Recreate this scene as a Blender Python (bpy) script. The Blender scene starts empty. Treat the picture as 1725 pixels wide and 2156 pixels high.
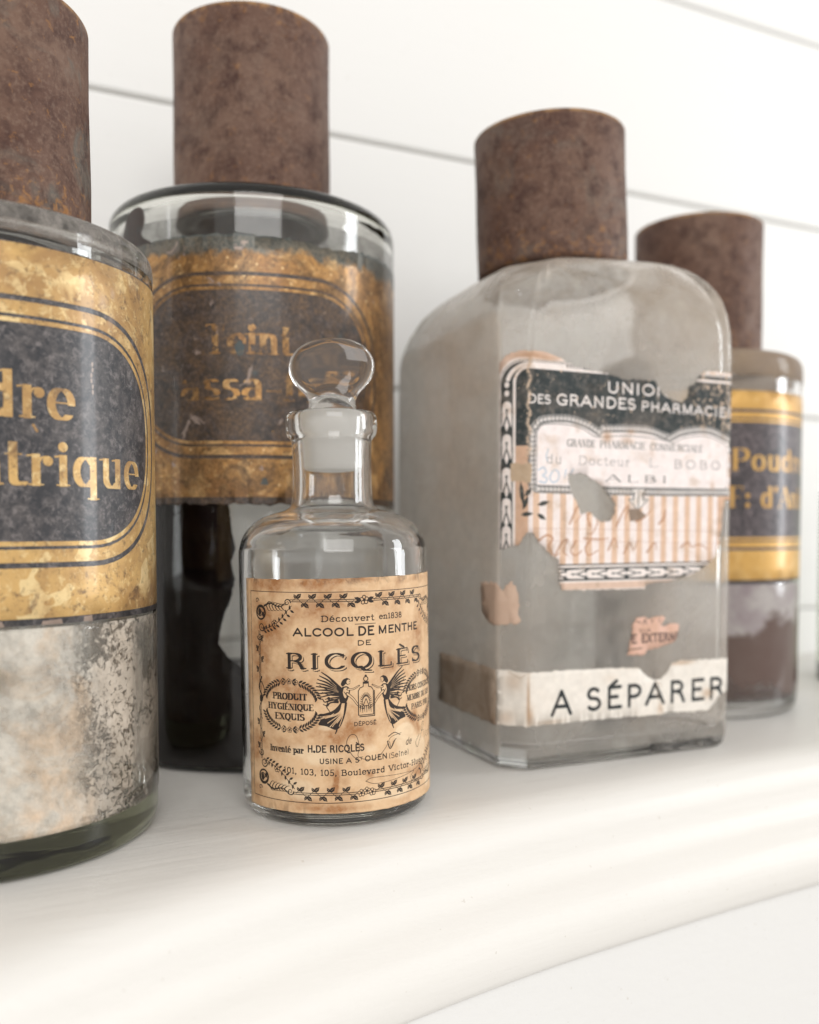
import bpy, bmesh, math, random
import numpy as np
from math import sin, cos, pi, radians, sqrt, atan2, hypot
from mathutils import Vector, Matrix
from mathutils.geometry import delaunay_2d_cdt
random.seed(5); rng = np.random.default_rng(7)
scene = bpy.context.scene
COL = scene.collection

# ------------------------------------------------------------ camera
CAMH = .100
cam_d = bpy.data.cameras.new("camera"); cam = bpy.data.objects.new("camera", cam_d); COL.objects.link(cam)
scene.camera = cam
cam.location = (0, 0, CAMH)
cam.rotation_euler = (radians(90 - 2.5), 0, 0)
cam_d.sensor_fit = 'VERTICAL'; cam_d.sensor_height = 36.0
cam_d.lens = 36.0 * 1900 / 2156.0
cam_d.shift_y = (1108 + 1900 * math.tan(radians(2.5)) - 1078) / 2156.0
cam_d.clip_start = .01; cam_d.clip_end = 50
cam_d.dof.use_dof = True; cam_d.dof.focus_distance = .292
cam_d.dof.aperture_fstop = cam_d.lens / 5.2
cam_d.dof.aperture_blades = 0

# ------------------------------------------------------------ light
world = bpy.data.worlds.new("World"); scene.world = world; world.use_nodes = True
wn = world.node_tree.nodes; wn["Background"].inputs[0].default_value = (1.0, .960, .915, 1); wn["Background"].inputs[1].default_value = .74
def window_lamp(name, loc, target, w, h, power, colour):
    l = bpy.data.lights.new(name, 'AREA'); l.shape = 'RECTANGLE'; l.size = w; l.size_y = h; l.energy = power; l.color = colour
    o = bpy.data.objects.new(name, l); COL.objects.link(o); o.location = loc
    o.rotation_euler = (Vector(target) - Vector(loc)).to_track_quat('-Z', 'Y').to_euler()
    return o
window_lamp("window_light", (.45, -1.9, 1.35), (0.05, .4, .06), 1.6, 1.3, 27, (1.0, .985, .96))
window_lamp("window_light.001", (-2.1, -1.0, .42), (0, .4, .1), .28, 1.3, 4.2, (.95, .98, 1.0))
window_lamp("window_light.002", (2.3, .45, .55), (0.1, .4, .12), .45, 1.3, 22, (.93, .97, 1.0))
scene.view_settings.view_transform = 'Standard'; scene.view_settings.look = 'None'
scene.view_settings.exposure = 0.08; scene.view_settings.gamma = 1.0
cy = scene.cycles
cy.max_bounces = 40; cy.transmission_bounces = 36; cy.glossy_bounces = 16; cy.diffuse_bounces = 14; cy.transparent_max_bounces = 40
cy.caustics_refractive = True; cy.caustics_reflective = True; cy.blur_glossy = .3; cy.use_denoising = True
cy.sample_clamp_indirect = 0

# ------------------------------------------------------------ object helpers
def link(name, me, mat=None, parent=None, loc=None, rotz=0):
    o = bpy.data.objects.new(name, me); COL.objects.link(o)
    if mat is not None: me.materials.append(mat)
    if parent is not None: o.parent = parent
    if loc is not None: o.location = loc
    if rotz: o.rotation_euler = (0, 0, rotz)
    return o
def thing(name, loc, label, cat, rotz=0):
    o = bpy.data.objects.new(name, None); COL.objects.link(o); o.location = loc; o.rotation_euler = (0, 0, rotz)
    o.empty_display_size = .01
    o['label'] = label; o['category'] = cat
    return o
def mesh(name, verts, faces, smooth=True):
    me = bpy.data.meshes.new(name); me.from_pydata([tuple(v) for v in verts], [], faces); me.update()
    if smooth: me.polygons.foreach_set('use_smooth', [True] * len(me.polygons))
    return me
def fix(me):
    bm = bmesh.new(); bm.from_mesh(me); bmesh.ops.remove_doubles(bm, verts=bm.verts, dist=1e-6)
    bmesh.ops.recalc_face_normals(bm, faces=bm.faces); bm.to_mesh(me); bm.free(); return me
def crom(pts, n=6):
    """smooth a polyline (Catmull-Rom, centripetal-ish)"""
    P = [np.array(p, float) for p in pts]; P = [2 * P[0] - P[1]] + P + [2 * P[-1] - P[-2]]; out = []
    for i in range(1, len(P) - 2):
        a, b, c, d = P[i - 1:i + 3]
        for k in range(n):
            t = k / n
            out.append(.5 * ((2 * b) + (c - a) * t + (2 * a - 5 * b + 4 * c - d) * t * t + (3 * b - a - 3 * c + d) * t ** 3))
    out.append(P[-2]); return out
def bez_corner(prof, rad=.0008, n=4):
    """round each vertex of an r,z profile"""
    P = [np.array(p, float) for p in prof]; out = [P[0]]
    for i in range(1, len(P) - 1):
        a, b, c = P[i - 1:i + 2]; la = np.linalg.norm(a - b); lc = np.linalg.norm(c - b); r = min(rad, la * .45, lc * .45)
        p = b + (a - b) / la * r; q = b + (c - b) / lc * r
        for k in range(n + 1):
            t = k / n; out.append((1 - t) ** 2 * p + 2 * t * (1 - t) * b + t * t * q)
    out.append(P[-1]); return out
def lathe(name, prof, seg=128, wob=0, seed=0):
    V = []; F = []; rings = []
    rr = random.Random(seed); ph = [rr.uniform(0, 6.28) for _ in range(4)]
    for r, z in prof:
        if r < 1e-6: rings.append([len(V)]); V.append((0, 0, z)); continue
        idx = []
        for k in range(seg):
            a = 2 * pi * k / seg; q = 1 + wob * (sin(2 * a + ph[0]) + .6 * sin(3 * a + ph[1] + z * 40) + .3 * sin(5 * a + ph[2] - z * 60))
            idx.append(len(V)); V.append((r * q * cos(a), r * q * sin(a), z))
        rings.append(idx)
    for A, B in zip(rings, rings[1:]):
        if len(A) == 1 and len(B) == 1: continue
        for k in range(seg):
            k2 = (k + 1) % seg
            if len(A) == 1: F.append((A[0], B[k], B[k2]))
            elif len(B) == 1: F.append((A[k], B[0], A[k2]))
            else: F.append((A[k], B[k], B[k2], A[k2]))
    me = mesh(name, V, F); return fix(me)
def inside(px, py, poly):
    """even-odd test, arrays px py"""
    res = np.zeros(px.shape, bool); n = len(poly)
    for i in range(n):
        x0, y0 = poly[i]; x1, y1 = poly[(i + 1) % n]
        if y0 == y1: continue
        c = ((y0 > py) != (y1 > py)) & (px < (x1 - x0) * (py - y0) / (y1 - y0) + x0)
        res ^= c
    return res
def ragged(poly, step=1.2, amp=.35, seed=0, keep=()):
    """add a torn edge to an outline given in mm; edges listed in keep stay straight"""
    r = random.Random(seed); out = []; n = len(poly)
    for i in range(n):
        a = np.array(poly[i], float); b = np.array(poly[(i + 1) % n], float); L = np.linalg.norm(b - a); m = max(1, int(L / step))
        nrm = np.array([-(b - a)[1], (b - a)[0]]) / max(L, 1e-6); am = 0.06 if i in keep else amp
        out.append(tuple(a))
        for k in range(1, m):
            out.append(tuple(a + (b - a) * (k / m + r.uniform(-.25, .25) / m) + nrm * r.gauss(0, am)))
    return out
def patch(name, outlines, surf, uvbox, thick=.00012, grid=2.0, mat=None, parent=None, smooth=True):
    """a thin sheet cut along outlines (mm) and laid on the surface surf(w_mm, z_mm, lift) -> xyz"""
    pts = []; edges = []
    for poly in outlines:
        s = len(pts); pts += [Vector(p) for p in poly]; n = len(poly)
        edges += [(s + i, s + (i + 1) % n) for i in range(n)]
    A = np.array([(p.x, p.y) for p in pts]); lo = A.min(0); hi = A.max(0)
    gx = np.arange(lo[0] + grid / 2, hi[0], grid); gy = np.arange(lo[1] + grid / 2, hi[1], grid * 3)
    X, Y = np.meshgrid(gx, gy); X = X.ravel(); Y = Y.ravel() + .13 * np.sin(X * 3)
    inn = np.zeros(X.shape, bool)
    for poly in outlines: inn ^= inside(X, Y, poly)
    pts += [Vector((x, y)) for x, y in zip(X[inn], Y[inn])]
    vs, es, fs, *_ = delaunay_2d_cdt(pts, edges, [], 0, 1e-5)
    tri = [f for f in fs]
    cx = np.array([sum(vs[i].x for i in f) / len(f) for f in tri]); cyy = np.array([sum(vs[i].y for i in f) / len(f) for f in tri])
    ok = np.zeros(cx.shape, bool)
    for poly in outlines: ok ^= inside(cx, cyy, poly)
    tri = [f for f, o in zip(tri, ok) if o]
    n = len(vs); V = [surf(v.x, v.y, thick) for v in vs] + [surf(v.x, v.y, 0) for v in vs]
    cnt = {}
    for f in tri:
        for a, b in zip(f, list(f[1:]) + [f[0]]): cnt[(a, b)] = 1
    F = [tuple(f) for f in tri] + [tuple(n + i for i in reversed(f)) for f in tri]
    for (a, b) in cnt:
        if (b, a) not in cnt: F.append((b, a, a + n, b + n))
    me = bpy.data.meshes.new(name); me.from_pydata([tuple(v) for v in V], [], F); me.update()
    uv = me.uv_layers.new(name="UVMap"); x0, x1, y0, y1 = uvbox
    W = [(v.x, v.y) for v in vs] * 2
    for l in me.loops: w, z = W[l.vertex_index]; uv.data[l.index].uv = ((w - x0) / (x1 - x0), (z - y0) / (y1 - y0))
    nf = 2 * len(tri)
    me.polygons.foreach_set('use_smooth', [True] * nf + [False] * (len(F) - nf))
    return link(name, me, mat, parent)
def cylsurf(R):
    def f(w, z, lift):
        a = w * .001 / R - pi / 2; r = R + lift; return (r * cos(a), r * sin(a), z * .001)
    return f
def box(name, sx, sy, sz, bevel=.001):
    bm = bmesh.new(); bmesh.ops.create_cube(bm, size=1); bmesh.ops.scale(bm, vec=(sx, sy, sz), verts=bm.verts)
    if bevel: bmesh.ops.bevel(bm, geom=bm.edges[:], offset=bevel, segments=2, affect='EDGES', profile=.5)
    me = bpy.data.meshes.new(name); bm.to_mesh(me); bm.free(); me.polygons.foreach_set('use_smooth', [False] * len(me.polygons)); return me

# ------------------------------------------------------------ drawing of flat print (a mask in mm, computed here)
class Mask:
    def __init__(s, box, ppm):
        s.x0, s.x1, s.y0, s.y1 = box; s.k = ppm; s.W = int((s.x1 - s.x0) * ppm); s.H = int((s.y1 - s.y0) * ppm)
        s.a = np.zeros((s.H, s.W), np.float32)
    def like(s): return Mask((s.x0, s.x1, s.y0, s.y1), s.k)
    def P(s, p): return ((p[0] - s.x0) * s.k, (p[1] - s.y0) * s.k)
    def win(s, xa, xb, ya, yb):
        xa = max(0, int(xa) - 2); ya = max(0, int(ya) - 2); xb = min(s.W, int(xb) + 3); yb = min(s.H, int(yb) + 3)
        if xa >= xb or ya >= yb: return None
        Y, X = np.mgrid[ya:yb, xa:xb]; return slice(ya, yb), slice(xa, xb), X + .5, Y + .5
    def seg(s, p, q, r0, r1=None, v=1):
        (ax, ay), (bx, by) = s.P(p), s.P(q); r0 *= s.k; r1 = r0 if r1 is None else r1 * s.k; m = max(r0, r1)
        w = s.win(min(ax, bx) - m, max(ax, bx) + m, min(ay, by) - m, max(ay, by) + m)
        if w is None: return
        sy, sx, X, Y = w; dx, dy = bx - ax, by - ay; L = dx * dx + dy * dy + 1e-9
        t = np.clip(((X - ax) * dx + (Y - ay) * dy) / L, 0, 1); d = np.hypot(X - ax - t * dx, Y - ay - t * dy) - (r0 + (r1 - r0) * t)
        c = np.clip(.5 - d, 0, 1) * min(1, m * 2)
        s.a[sy, sx] = np.maximum(s.a[sy, sx], c) if v else s.a[sy, sx] * (1 - c)
    def line(s, pts, w, w2=None, v=1):
        n = len(pts) - 1
        for i in range(n):
            a = w / 2; b = w / 2
            if w2 is not None: a = (w + (w2 - w) * i / n) / 2; b = (w + (w2 - w) * (i + 1) / n) / 2
            s.seg(pts[i], pts[i + 1], a, b, v)
    def curve(s, pts, w, w2=None, n=5, v=1): s.line(crom(pts, n), w, w2, v)
    def convex(s, pts, v=1):
        P = [s.P(p) for p in pts]; P = sorted(set(P))
        def half(P):
            h = []
            for p in P:
                while len(h) > 1 and (h[-1][0] - h[-2][0]) * (p[1] - h[-2][1]) - (h[-1][1] - h[-2][1]) * (p[0] - h[-2][0]) <= 0: h.pop()
                h.append(p)
            return h[:-1]
        Hh = half(P) + half(P[::-1]); xs = [p[0] for p in P]; ys = [p[1] for p in P]
        w = s.win(min(xs), max(xs), min(ys), max(ys))
        if w is None or len(Hh) < 3: return
        sy, sx, X, Y = w; D = np.full(X.shape, -1e9)
        for i in range(len(Hh)):
            a, b = Hh[i], Hh[(i + 1) % len(Hh)]; L = hypot(b[0] - a[0], b[1] - a[1]) + 1e-9
            D = np.maximum(D, ((b[1] - a[1]) * (X - a[0]) - (b[0] - a[0]) * (Y - a[1])) / L)
        c = np.clip(.5 - D, 0, 1); s.a[sy, sx] = np.maximum(s.a[sy, sx], c) if v else s.a[sy, sx] * (1 - c)
    def poly(s, pts, v=1):
        P = [s.P(p) for p in pts]; xs = [p[0] for p in P]; ys = [p[1] for p in P]; w = s.win(min(xs), max(xs), min(ys), max(ys))
        if w is None: return
        sy, sx, X, Y = w; c = np.zeros(X.shape)
        for ox in (-.25, .25):
            for oy in (-.25, .25): c += inside(X + ox, Y + oy, P) / 4
        s.a[sy, sx] = np.maximum(s.a[sy, sx], c) if v else s.a[sy, sx] * (1 - c)
    def blob(s, x, y, rx, ry, v=1):
        s.poly([(x + rx * cos(t), y + ry * sin(t)) for t in np.linspace(0, 2 * pi, 20)[:-1]], v)
    def leaf(s, x, y, ang, L, w, hollow=False):
        c, n = cos(ang), sin(ang)
        T = [(0, 0), (.3, .42), (.6, .45), (1, 0), (.6, -.45), (.3, -.42)]
        pts = [(x + c * a * L - n * b * w, y + n * a * L + c * b * w) for a, b in T]
        if hollow:
            s.line(pts + [pts[0]], .16); s.seg(pts[0], pts[3], .05)
        else: s.poly(pts)
    def rrect(s, xa, xb, ya, yb, r, v=1):
        s.poly(rr(xa, xb, ya, yb, r), v)
    def soft(s, x, y, rx, ry, amt, ang=0):
        (cx, c2) = s.P((x, y)); m = max(rx, ry) * s.k * 1.6; w = s.win(cx - m, cx + m, c2 - m, c2 + m)
        if w is None: return
        sy, sx, X, Y = w; u = (X - cx) / s.k; t = (Y - c2) / s.k; u, t = u * cos(ang) + t * sin(ang), -u * sin(ang) + t * cos(ang)
        d = (u / rx) ** 2 + (t / ry) ** 2; s.a[sy, sx] = np.clip(s.a[sy, sx] + amt * np.exp(-d * 1.8), 0, 1)
def rr(xa, xb, ya, yb, r, n=14):
    out = []
    for cx, cyy, a0 in ((xb - r, yb - r, 0), (xa + r, yb - r, 90), (xa + r, ya + r, 180), (xb - r, ya + r, 270)):
        for k in range(n + 1):
            a = radians(a0 + 90 * k / n); out.append((cx + r * cos(a), cyy + r * sin(a)))
    return out
def vnoise(W, H, cell, seed, oct=4):
    r = np.random.default_rng(seed); out = np.zeros((H, W), np.float32); amp = 1; tot = 0
    for o in range(oct):
        gh, gw = int(H / cell) + 3, int(W / cell) + 3; g = r.random((gh, gw)).astype(np.float32)
        y = np.arange(H) / cell; x = np.arange(W) / cell; yi = y.astype(int); xi = x.astype(int); fy = y - yi; fx = x - xi
        fy = (fy * fy * (3 - 2 * fy))[:, None]; fx = (fx * fx * (3 - 2 * fx))[None]
        a = g[yi][:, xi]; b = g[yi][:, xi + 1]; c = g[yi + 1][:, xi]; d = g[yi + 1][:, xi + 1]
        out += amp * ((a * (1 - fx) + b * fx) * (1 - fy) + (c * (1 - fx) + d * fx) * fy); tot += amp; amp *= .55; cell = max(cell / 2, 1)
    return out / tot

# glyph skeletons: n = nib stroke, t = thin stroke; @cx,cy,rx,ry,a0,a1 is an arc; ^x,y is a serif
G = {
'A': (.80, "t.02,0 .39,1;n.39,1 .76,0;t.15,.34 .62,.34;^.04,0 ^.74,0"),
'B': (.68, "n.14,0 .14,1;n.14,.99 .36,.99 @.36,.76,.20,.23,90,-90 .14,.52;n.36,.52 @.38,.265,.25,.255,90,-90 .14,.01;^.14,0 ^.14,1"),
'C': (.74, "n@.42,.5,.34,.49,42,318;^v.68,.84 "),
'D': (.78, "n.14,0 .14,1;n.14,.99 .36,.99 @.36,.5,.36,.49,90,-90 .14,.01;^.14,0 ^.14,1"),
'E': (.64, "n.14,0 .14,1;t.14,.99 .6,.99;t.14,.52 .48,.52;t.14,.01 .62,.01;^v.6,.9 ^v.62,.1 ^.14,0 ^.14,1"),
'F': (.60, "n.14,0 .14,1;t.14,.99 .58,.99;t.14,.50 .46,.50;^v.58,.9 ^.14,0 ^.14,1"),
'G': (.78, "n@.42,.5,.34,.49,42,300;n.68,.04 .68,.42;t.48,.44 .76,.44"),
'H': (.80, "n.14,0 .14,1;n.66,0 .66,1;t.14,.52 .66,.52;^.14,0 ^.14,1 ^.66,0 ^.66,1"),
'I': (.30, "n.15,0 .15,1;^.15,0 ^.15,1"),
'J': (.45, "n.28,1 .28,.2;n@.12,.2,.16,.2,0,-150;^.28,1"),
'L': (.60, "n.14,0 .14,1;t.14,.01 .58,.01;^v.58,.12 ^.14,0 ^.14,1"),
'M': (.92, "t.13,0 .13,1;n.14,1 .44,.06;t.44,.06 .77,1;n.78,0 .78,1;^.13,0 ^.78,0 ^.13,1 ^.78,1"),
'N': (.80, "t.13,0 .13,1;n.13,1 .66,.02;t.67,0 .67,1;^.13,0 ^.13,1 ^.67,1"),
'O': (.82, "n@.41,.5,.34,.5,0,360"),
'P': (.66, "n.14,0 .14,1;n.14,.99 .36,.99 @.36,.72,.24,.27,90,-90 .14,.45;^.14,0 ^.14,1"),
'Q': (.82, "n@.41,.5,.34,.5,0,360;n.36,.10 .52,-.16 .74,-.2"),
'R': (.74, "n.14,0 .14,1;n.14,.99 .36,.99 @.36,.75,.22,.24,90,-90 .14,.51;n.36,.51 .52,.42 .66,0;^.14,0 ^.14,1 ^.68,0"),
'S': (.60, "n@.30,.745,.21,.245,35,230 .42,.5 @.31,.26,.24,.255,42,-145;^v.5,.86 ^v.08,.14"),
'T': (.68, "n.34,0 .34,1;t.04,.99 .64,.99;^v.05,.9 ^v.63,.9 ^.34,0"),
'U': (.78, "n.14,1 .14,.32;n@.39,.32,.25,.31,180,360;t.64,.32 .64,1;^.14,1 ^.64,1"),
'V': (.76, "n.04,1 .38,0;t.38,0 .72,1;^.06,1 ^.7,1"),
'X': (.76, "n.08,1 .68,0;t.66,1 .08,0;^.1,1 ^.64,1 ^.1,0 ^.66,0"),
'Y': (.74, "n.06,1 .36,.46;t.36,.46 .68,1;n.37,0 .37,.48;^.08,1 ^.66,1 ^.37,0"),
'a': (.56, "n.42,0 .42,.5;n@.25,.5,.17,.2,0,150;n@.22,.2,.17,.2,60,300 .42,.12"),
'b': (.60, "n.12,0 .12,1;n@.32,.35,.22,.34,150,-150;^l.1,1"),
'c': (.52, "n@.29,.35,.22,.34,50,315"),
'd': (.62, "n.48,0 .48,1;n@.27,.35,.21,.34,35,325;^l.46,1 "),
'e': (.54, "n@.28,.35,.22,.34,0,315;t.08,.38 .5,.38"),
'f': (.38, "n.16,0 .16,.8;n@.29,.8,.13,.2,180,60;t.02,.69 .32,.69;^.16,0"),
'g': (.58, "n@.26,.42,.19,.27,0,360;n.46,.69 .46,.0 @.27,0,.19,.22,0,-140"),
'h': (.62, "n.12,0 .12,1;n@.31,.42,.18,.27,150,0 .49,0;^.12,0 ^.49,0"),
'i': (.28, "n.14,0 .14,.7;o.14,.9;^.14,0 ^l.12,.7"),
'l': (.28, "n.14,0 .14,1;^.14,0 ^l.12,1"),
'm': (.9, "n.12,0 .12,.7;n@.29,.45,.16,.24,150,0 .45,0;n@.61,.45,.16,.24,150,0 .77,0;^.12,0"),
'n': (.62, "n.12,0 .12,.7;n@.31,.45,.17,.24,155,0 .48,0;^.12,0 ^.48,0 ^l.1,.7"),
'o': (.58, "n@.29,.35,.22,.34,0,360"),
'p': (.60, "n.12,-.3 .12,.7;n@.32,.35,.21,.34,150,-150;^.12,-.3 ^l.1,.7"),
'q': (.60, "n.47,-.3 .47,.7;n@.27,.35,.21,.34,35,325;^.47,-.3"),
'r': (.44, "n.12,0 .12,.7;t.14,.45 .24,.64 .34,.66;o.36,.56;^.12,0 ^l.1,.7"),
's': (.44, "n@.22,.52,.14,.17,40,230 .3,.35 @.22,.18,.16,.18,42,-145"),
't': (.38, "n.16,.95 .16,.16 @.27,.16,.11,.16,180,320;t.02,.69 .32,.69"),
'u': (.62, "n.12,.7 .12,.22 @.29,.22,.17,.22,180,330;n.48,0 .48,.7;^l.1,.7 ^l.46,.7"),
'v': (.54, "n.06,.7 .27,0;t.27,0 .48,.7;^.08,.7 ^.46,.7"),
'w': (.8, "n.06,.7 .25,0;t.25,0 .4,.7;n.4,.7 .58,0;t.58,0 .74,.7"),
'œ': (.9, "n@.26,.35,.2,.34,0,360;n@.64,.35,.2,.34,0,315;t.46,.38 .84,.38"),
'0': (.58, "n@.29,.5,.22,.5,0,360"), '1': (.34, "n.18,0 .18,1;t.06,.84 .18,.98;^.18,0"),
'3': (.54, "n@.25,.75,.19,.24,150,-80 ;n@.25,.26,.22,.26,90,-150"),
'5': (.54, "t.14,1 .46,1;t.12,.5 .14,1;n@.25,.3,.21,.3,130,-150"),
'6': (.58, "n@.3,.3,.21,.3,0,360;n.09,.3 .14,.7 .4,1"), '8': (.56, "n@.28,.76,.17,.23,0,360;n@.28,.26,.21,.27,0,360"), '9': (.58, "n@.28,.7,.21,.3,0,360;n.49,.7 .42,.25 .18,0"),
'.': (.22, "o.1,.06"), ',': (.22, "o.1,.06;t.12,.04 .06,-.14"), ':': (.24, "o.12,.1;o.12,.56"), '-': (.36, "n.06,.32 .3,.32"), "'": (.2, "n.1,1 .08,.78"), ' ': (.34, ""),
'(': (.26, "t@.34,.45,.22,.6,125,235"), ')': (.26, "t@-.06,.45,.22,.6,55,-55"), '!': (.25, "n.12,.3 .12,1;o.12,.06"),
}
ACC = {'É': ('E', 1), 'È': ('E', -1), 'é': ('e', 1), 'è': ('e', -1)}
def arcpts(v):
    cx, cyy, rx, ry, a0, a1 = v; n = max(4, int(abs(a1 - a0) / 14))
    return [(cx + rx * cos(radians(a0 + (a1 - a0) * k / n)), cyy + ry * sin(radians(a0 + (a1 - a0) * k / n))) for k in range(n + 1)]
def glyph(m, ch, x, y, sx, sy, thick, thin, serif, rnd, v=1, slant=0):
    acc = 0
    if ch in ACC: ch, acc = ACC[ch]
    T = lambda p: (x + p[0] * sx + slant * p[1] * sy, y + p[1] * sy)
    if acc:
        ay = 1.08 if ch.isupper() else .82; cx = G[ch][0] / 2
        m.line([T((cx - .1 * acc, ay)), T((cx + .12 * acc, ay + .2))], max(thin, thick * .55), v=v)
    for part in G[ch][1].split(';'):
        part = part.strip()
        if not part: continue
        if part[0] == '^':
            if not serif: continue
            for s in part.split():
                s = s[1:]; k = ''
                if s[0] in 'vl': k = s[0]; s = s[1:]
                px, py = map(float, s.split(',')); X, Y = T((px, py))
                if k == 'v': m.line([(X, Y - .1 * sy), (X, Y + .08 * sy)], thin * 1.3, v=v)
                elif k == 'l': m.line([(X - thick * .9, Y - thin * .9), (X, Y - thin * .3)], thin * 1.2, v=v)
                else:
                    yy = Y + (thin / 2 if py < .5 else -thin / 2); m.convex([(X - thick * serif, yy - thin / 2), (X + thick * serif, yy - thin / 2), (X + thick * serif, yy + thin / 2), (X - thick * serif, yy + thin / 2)], v)
            continue
        kind = part[0]; pts = []
        for tok in part[1:].split():
            if tok[0] == '@': pts += arcpts(list(map(float, tok[1:].split(','))))
            else: pts.append(tuple(map(float, tok.split(','))))
        pts = [T(p) for p in pts]
        if kind == 'o':
            r = max(thick * .62, thin); m.blob(pts[0][0], pts[0][1], r, r, v); continue
        if rnd: m.line(pts, thick, v=v); continue
        a = (thick if kind == 'n' else thin) / 2; b = thin / 2
        for p, q in zip(pts, pts[1:]):
            m.convex([(c[0] + i, c[1] + j) for c in (p, q) for i in (-a, a) for j in (-b, b)], v)
def text(m, s, x0, x1, base, cap, style='didone', weight=1.0, v=1, dy=0, slant=0, gap=.10):
    adv = sum((G[ACC.get(c, (c,))[0]][0] + gap) for c in s) - gap; sx = (x1 - x0) / adv
    st = {'didone': (.19, .035, .9, 0), 'serif': (.15, .05, .95, 0), 'type': (.09, .07, 1.5, 0), 'sans': (.15, .15, 0, 1), 'bold': (.20, .055, 1.0, 0), 'thin': (.075, .075, 0, 1)}[style]
    x = x0; n = len(s)
    for i, c in enumerate(s):
        w = G[ACC.get(c, (c,))[0]][0]
        glyph(m, c, x, base + dy * i / max(1, n - 1), sx, cap, st[0] * cap * weight, st[1] * cap * weight, st[2], st[3], v, slant)
        x += (w + gap) * sx
def to_image(name, R, Gc, B, A=None, srgb=False):
    H, W = R.shape; a = np.ones((H, W, 4), np.float32); a[..., 0] = R; a[..., 1] = Gc; a[..., 2] = B
    if A is not None: a[..., 3] = A
    im = bpy.data.images.new(name, W, H, alpha=False); im.colorspace_settings.name = 'sRGB' if srgb else 'Non-Color'
    im.pixels.foreach_set(a.ravel()); im.update(); im.pack(); return im

# ------------------------------------------------------------ materials
class NT:
    def __init__(s, name):
        s.m = bpy.data.materials.new(name); s.m.use_nodes = True; s.t = s.m.node_tree; s.t.nodes.clear()
        s.out = s.t.nodes.new('ShaderNodeOutputMaterial')
        s.tc = s.t.nodes.new('ShaderNodeTexCoord'); s.obj = s.tc.outputs['Object']; s.uv = s.tc.outputs['UV']
    def set(s, sock, v):
        if isinstance(v, bpy.types.NodeSocket): s.t.links.new(v, sock)
        elif v is not None:
            if isinstance(v, tuple) and len(v) == 3 and sock.type == 'RGBA': v = (*v, 1)
            sock.default_value = v
    def n(s, typ, out=0, props=None, **inp):
        nd = s.t.nodes.new('ShaderNode' + typ)
        for k, v in (props or {}).items(): setattr(nd, k, v)
        for k, v in inp.items():
            key = int(k[1:]) if k[0] == 'i' and k[1:].isdigit() else k.replace('_', ' ')
            s.set(nd.inputs[key], v)
        return nd.outputs[out]
    def noise(s, scale, detail=4, rough=.55, vec=None, dist=0, out='Fac'):
        return s.n('TexNoise', out, Vector=vec or s.obj, Scale=scale, Detail=detail, Roughness=rough, Distortion=dist)
    def vor(s, scale, vec=None, out='Distance', feat='F1', rnd=1.0):
        return s.n('TexVoronoi', out, {'feature': feat}, Vector=vec or s.obj, Scale=scale, Randomness=rnd)
    def ramp(s, fac, *stops):
        nd = s.t.nodes.new('ShaderNodeValToRGB'); s.set(nd.inputs[0], fac); e = nd.color_ramp.elements
        while len(e) < len(stops): e.new(.5)
        for el, (p, c) in zip(e, stops): el.position = p; el.color = (c, c, c, 1) if not isinstance(c, tuple) else (*c, 1)
        return nd.outputs[0]
    def sm(s, v, a, b, lo=0., hi=1.):
        return s.n('MapRange', 0, {'interpolation_type': 'SMOOTHSTEP'}, Value=v, From_Min=a, From_Max=b, To_Min=lo, To_Max=hi)
    def mix(s, f, a, b, mode='MIX'):
        nd = s.t.nodes.new('ShaderNodeMix'); nd.data_type = 'RGBA'; nd.blend_type = mode
        s.set(nd.inputs[0], f); s.set(nd.inputs[6], a); s.set(nd.inputs[7], b); return nd.outputs[2]
    def math(s, op, a, b=0.0, c=None):
        nd = s.t.nodes.new('ShaderNodeMath'); nd.operation = op; s.set(nd.inputs[0], a); s.set(nd.inputs[1], b)
        if c is not None: s.set(nd.inputs[2], c)
        return nd.outputs[0]
    def mul(s, a, b): return s.math('MULTIPLY', a, b)
    def add(s, a, b): return s.math('ADD', a, b)
    def vec(s, x=1, y=1, z=1, src=None):
        return s.n('Mapping', 0, None, Vector=src or s.obj, Scale=(x, y, z))
    def sep(s, v=None):
        nd = s.t.nodes.new('ShaderNodeSeparateXYZ'); s.set(nd.inputs[0], v or s.obj); return nd.outputs
    def bump(s, h, dist, strength=1.0):
        return s.n('Bump', 0, None, Height=h, Distance=dist, Strength=strength)
    def img(s, im, vec=None):
        nd = s.t.nodes.new('ShaderNodeTexImage'); nd.image = im; nd.extension = 'EXTEND'; s.set(nd.inputs[0], vec or s.uv); return nd.outputs[0]
    def rgb(s, c):
        nd = s.t.nodes.new('ShaderNodeSeparateColor'); s.set(nd.inputs[0], c); return nd.outputs
    def pbr(s, **k):
        return s.n('BsdfPrincipled', 0, None, **k)
    def mixs(s, f, a, b): return s.n('MixShader', 0, None, i0=f, i1=a, i2=b)
    def done(s, surf, vol=None):
        s.t.links.new(surf, s.out.inputs[0])
        if vol is not None: s.t.links.new(vol, s.out.inputs[1])
        return s.m

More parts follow.
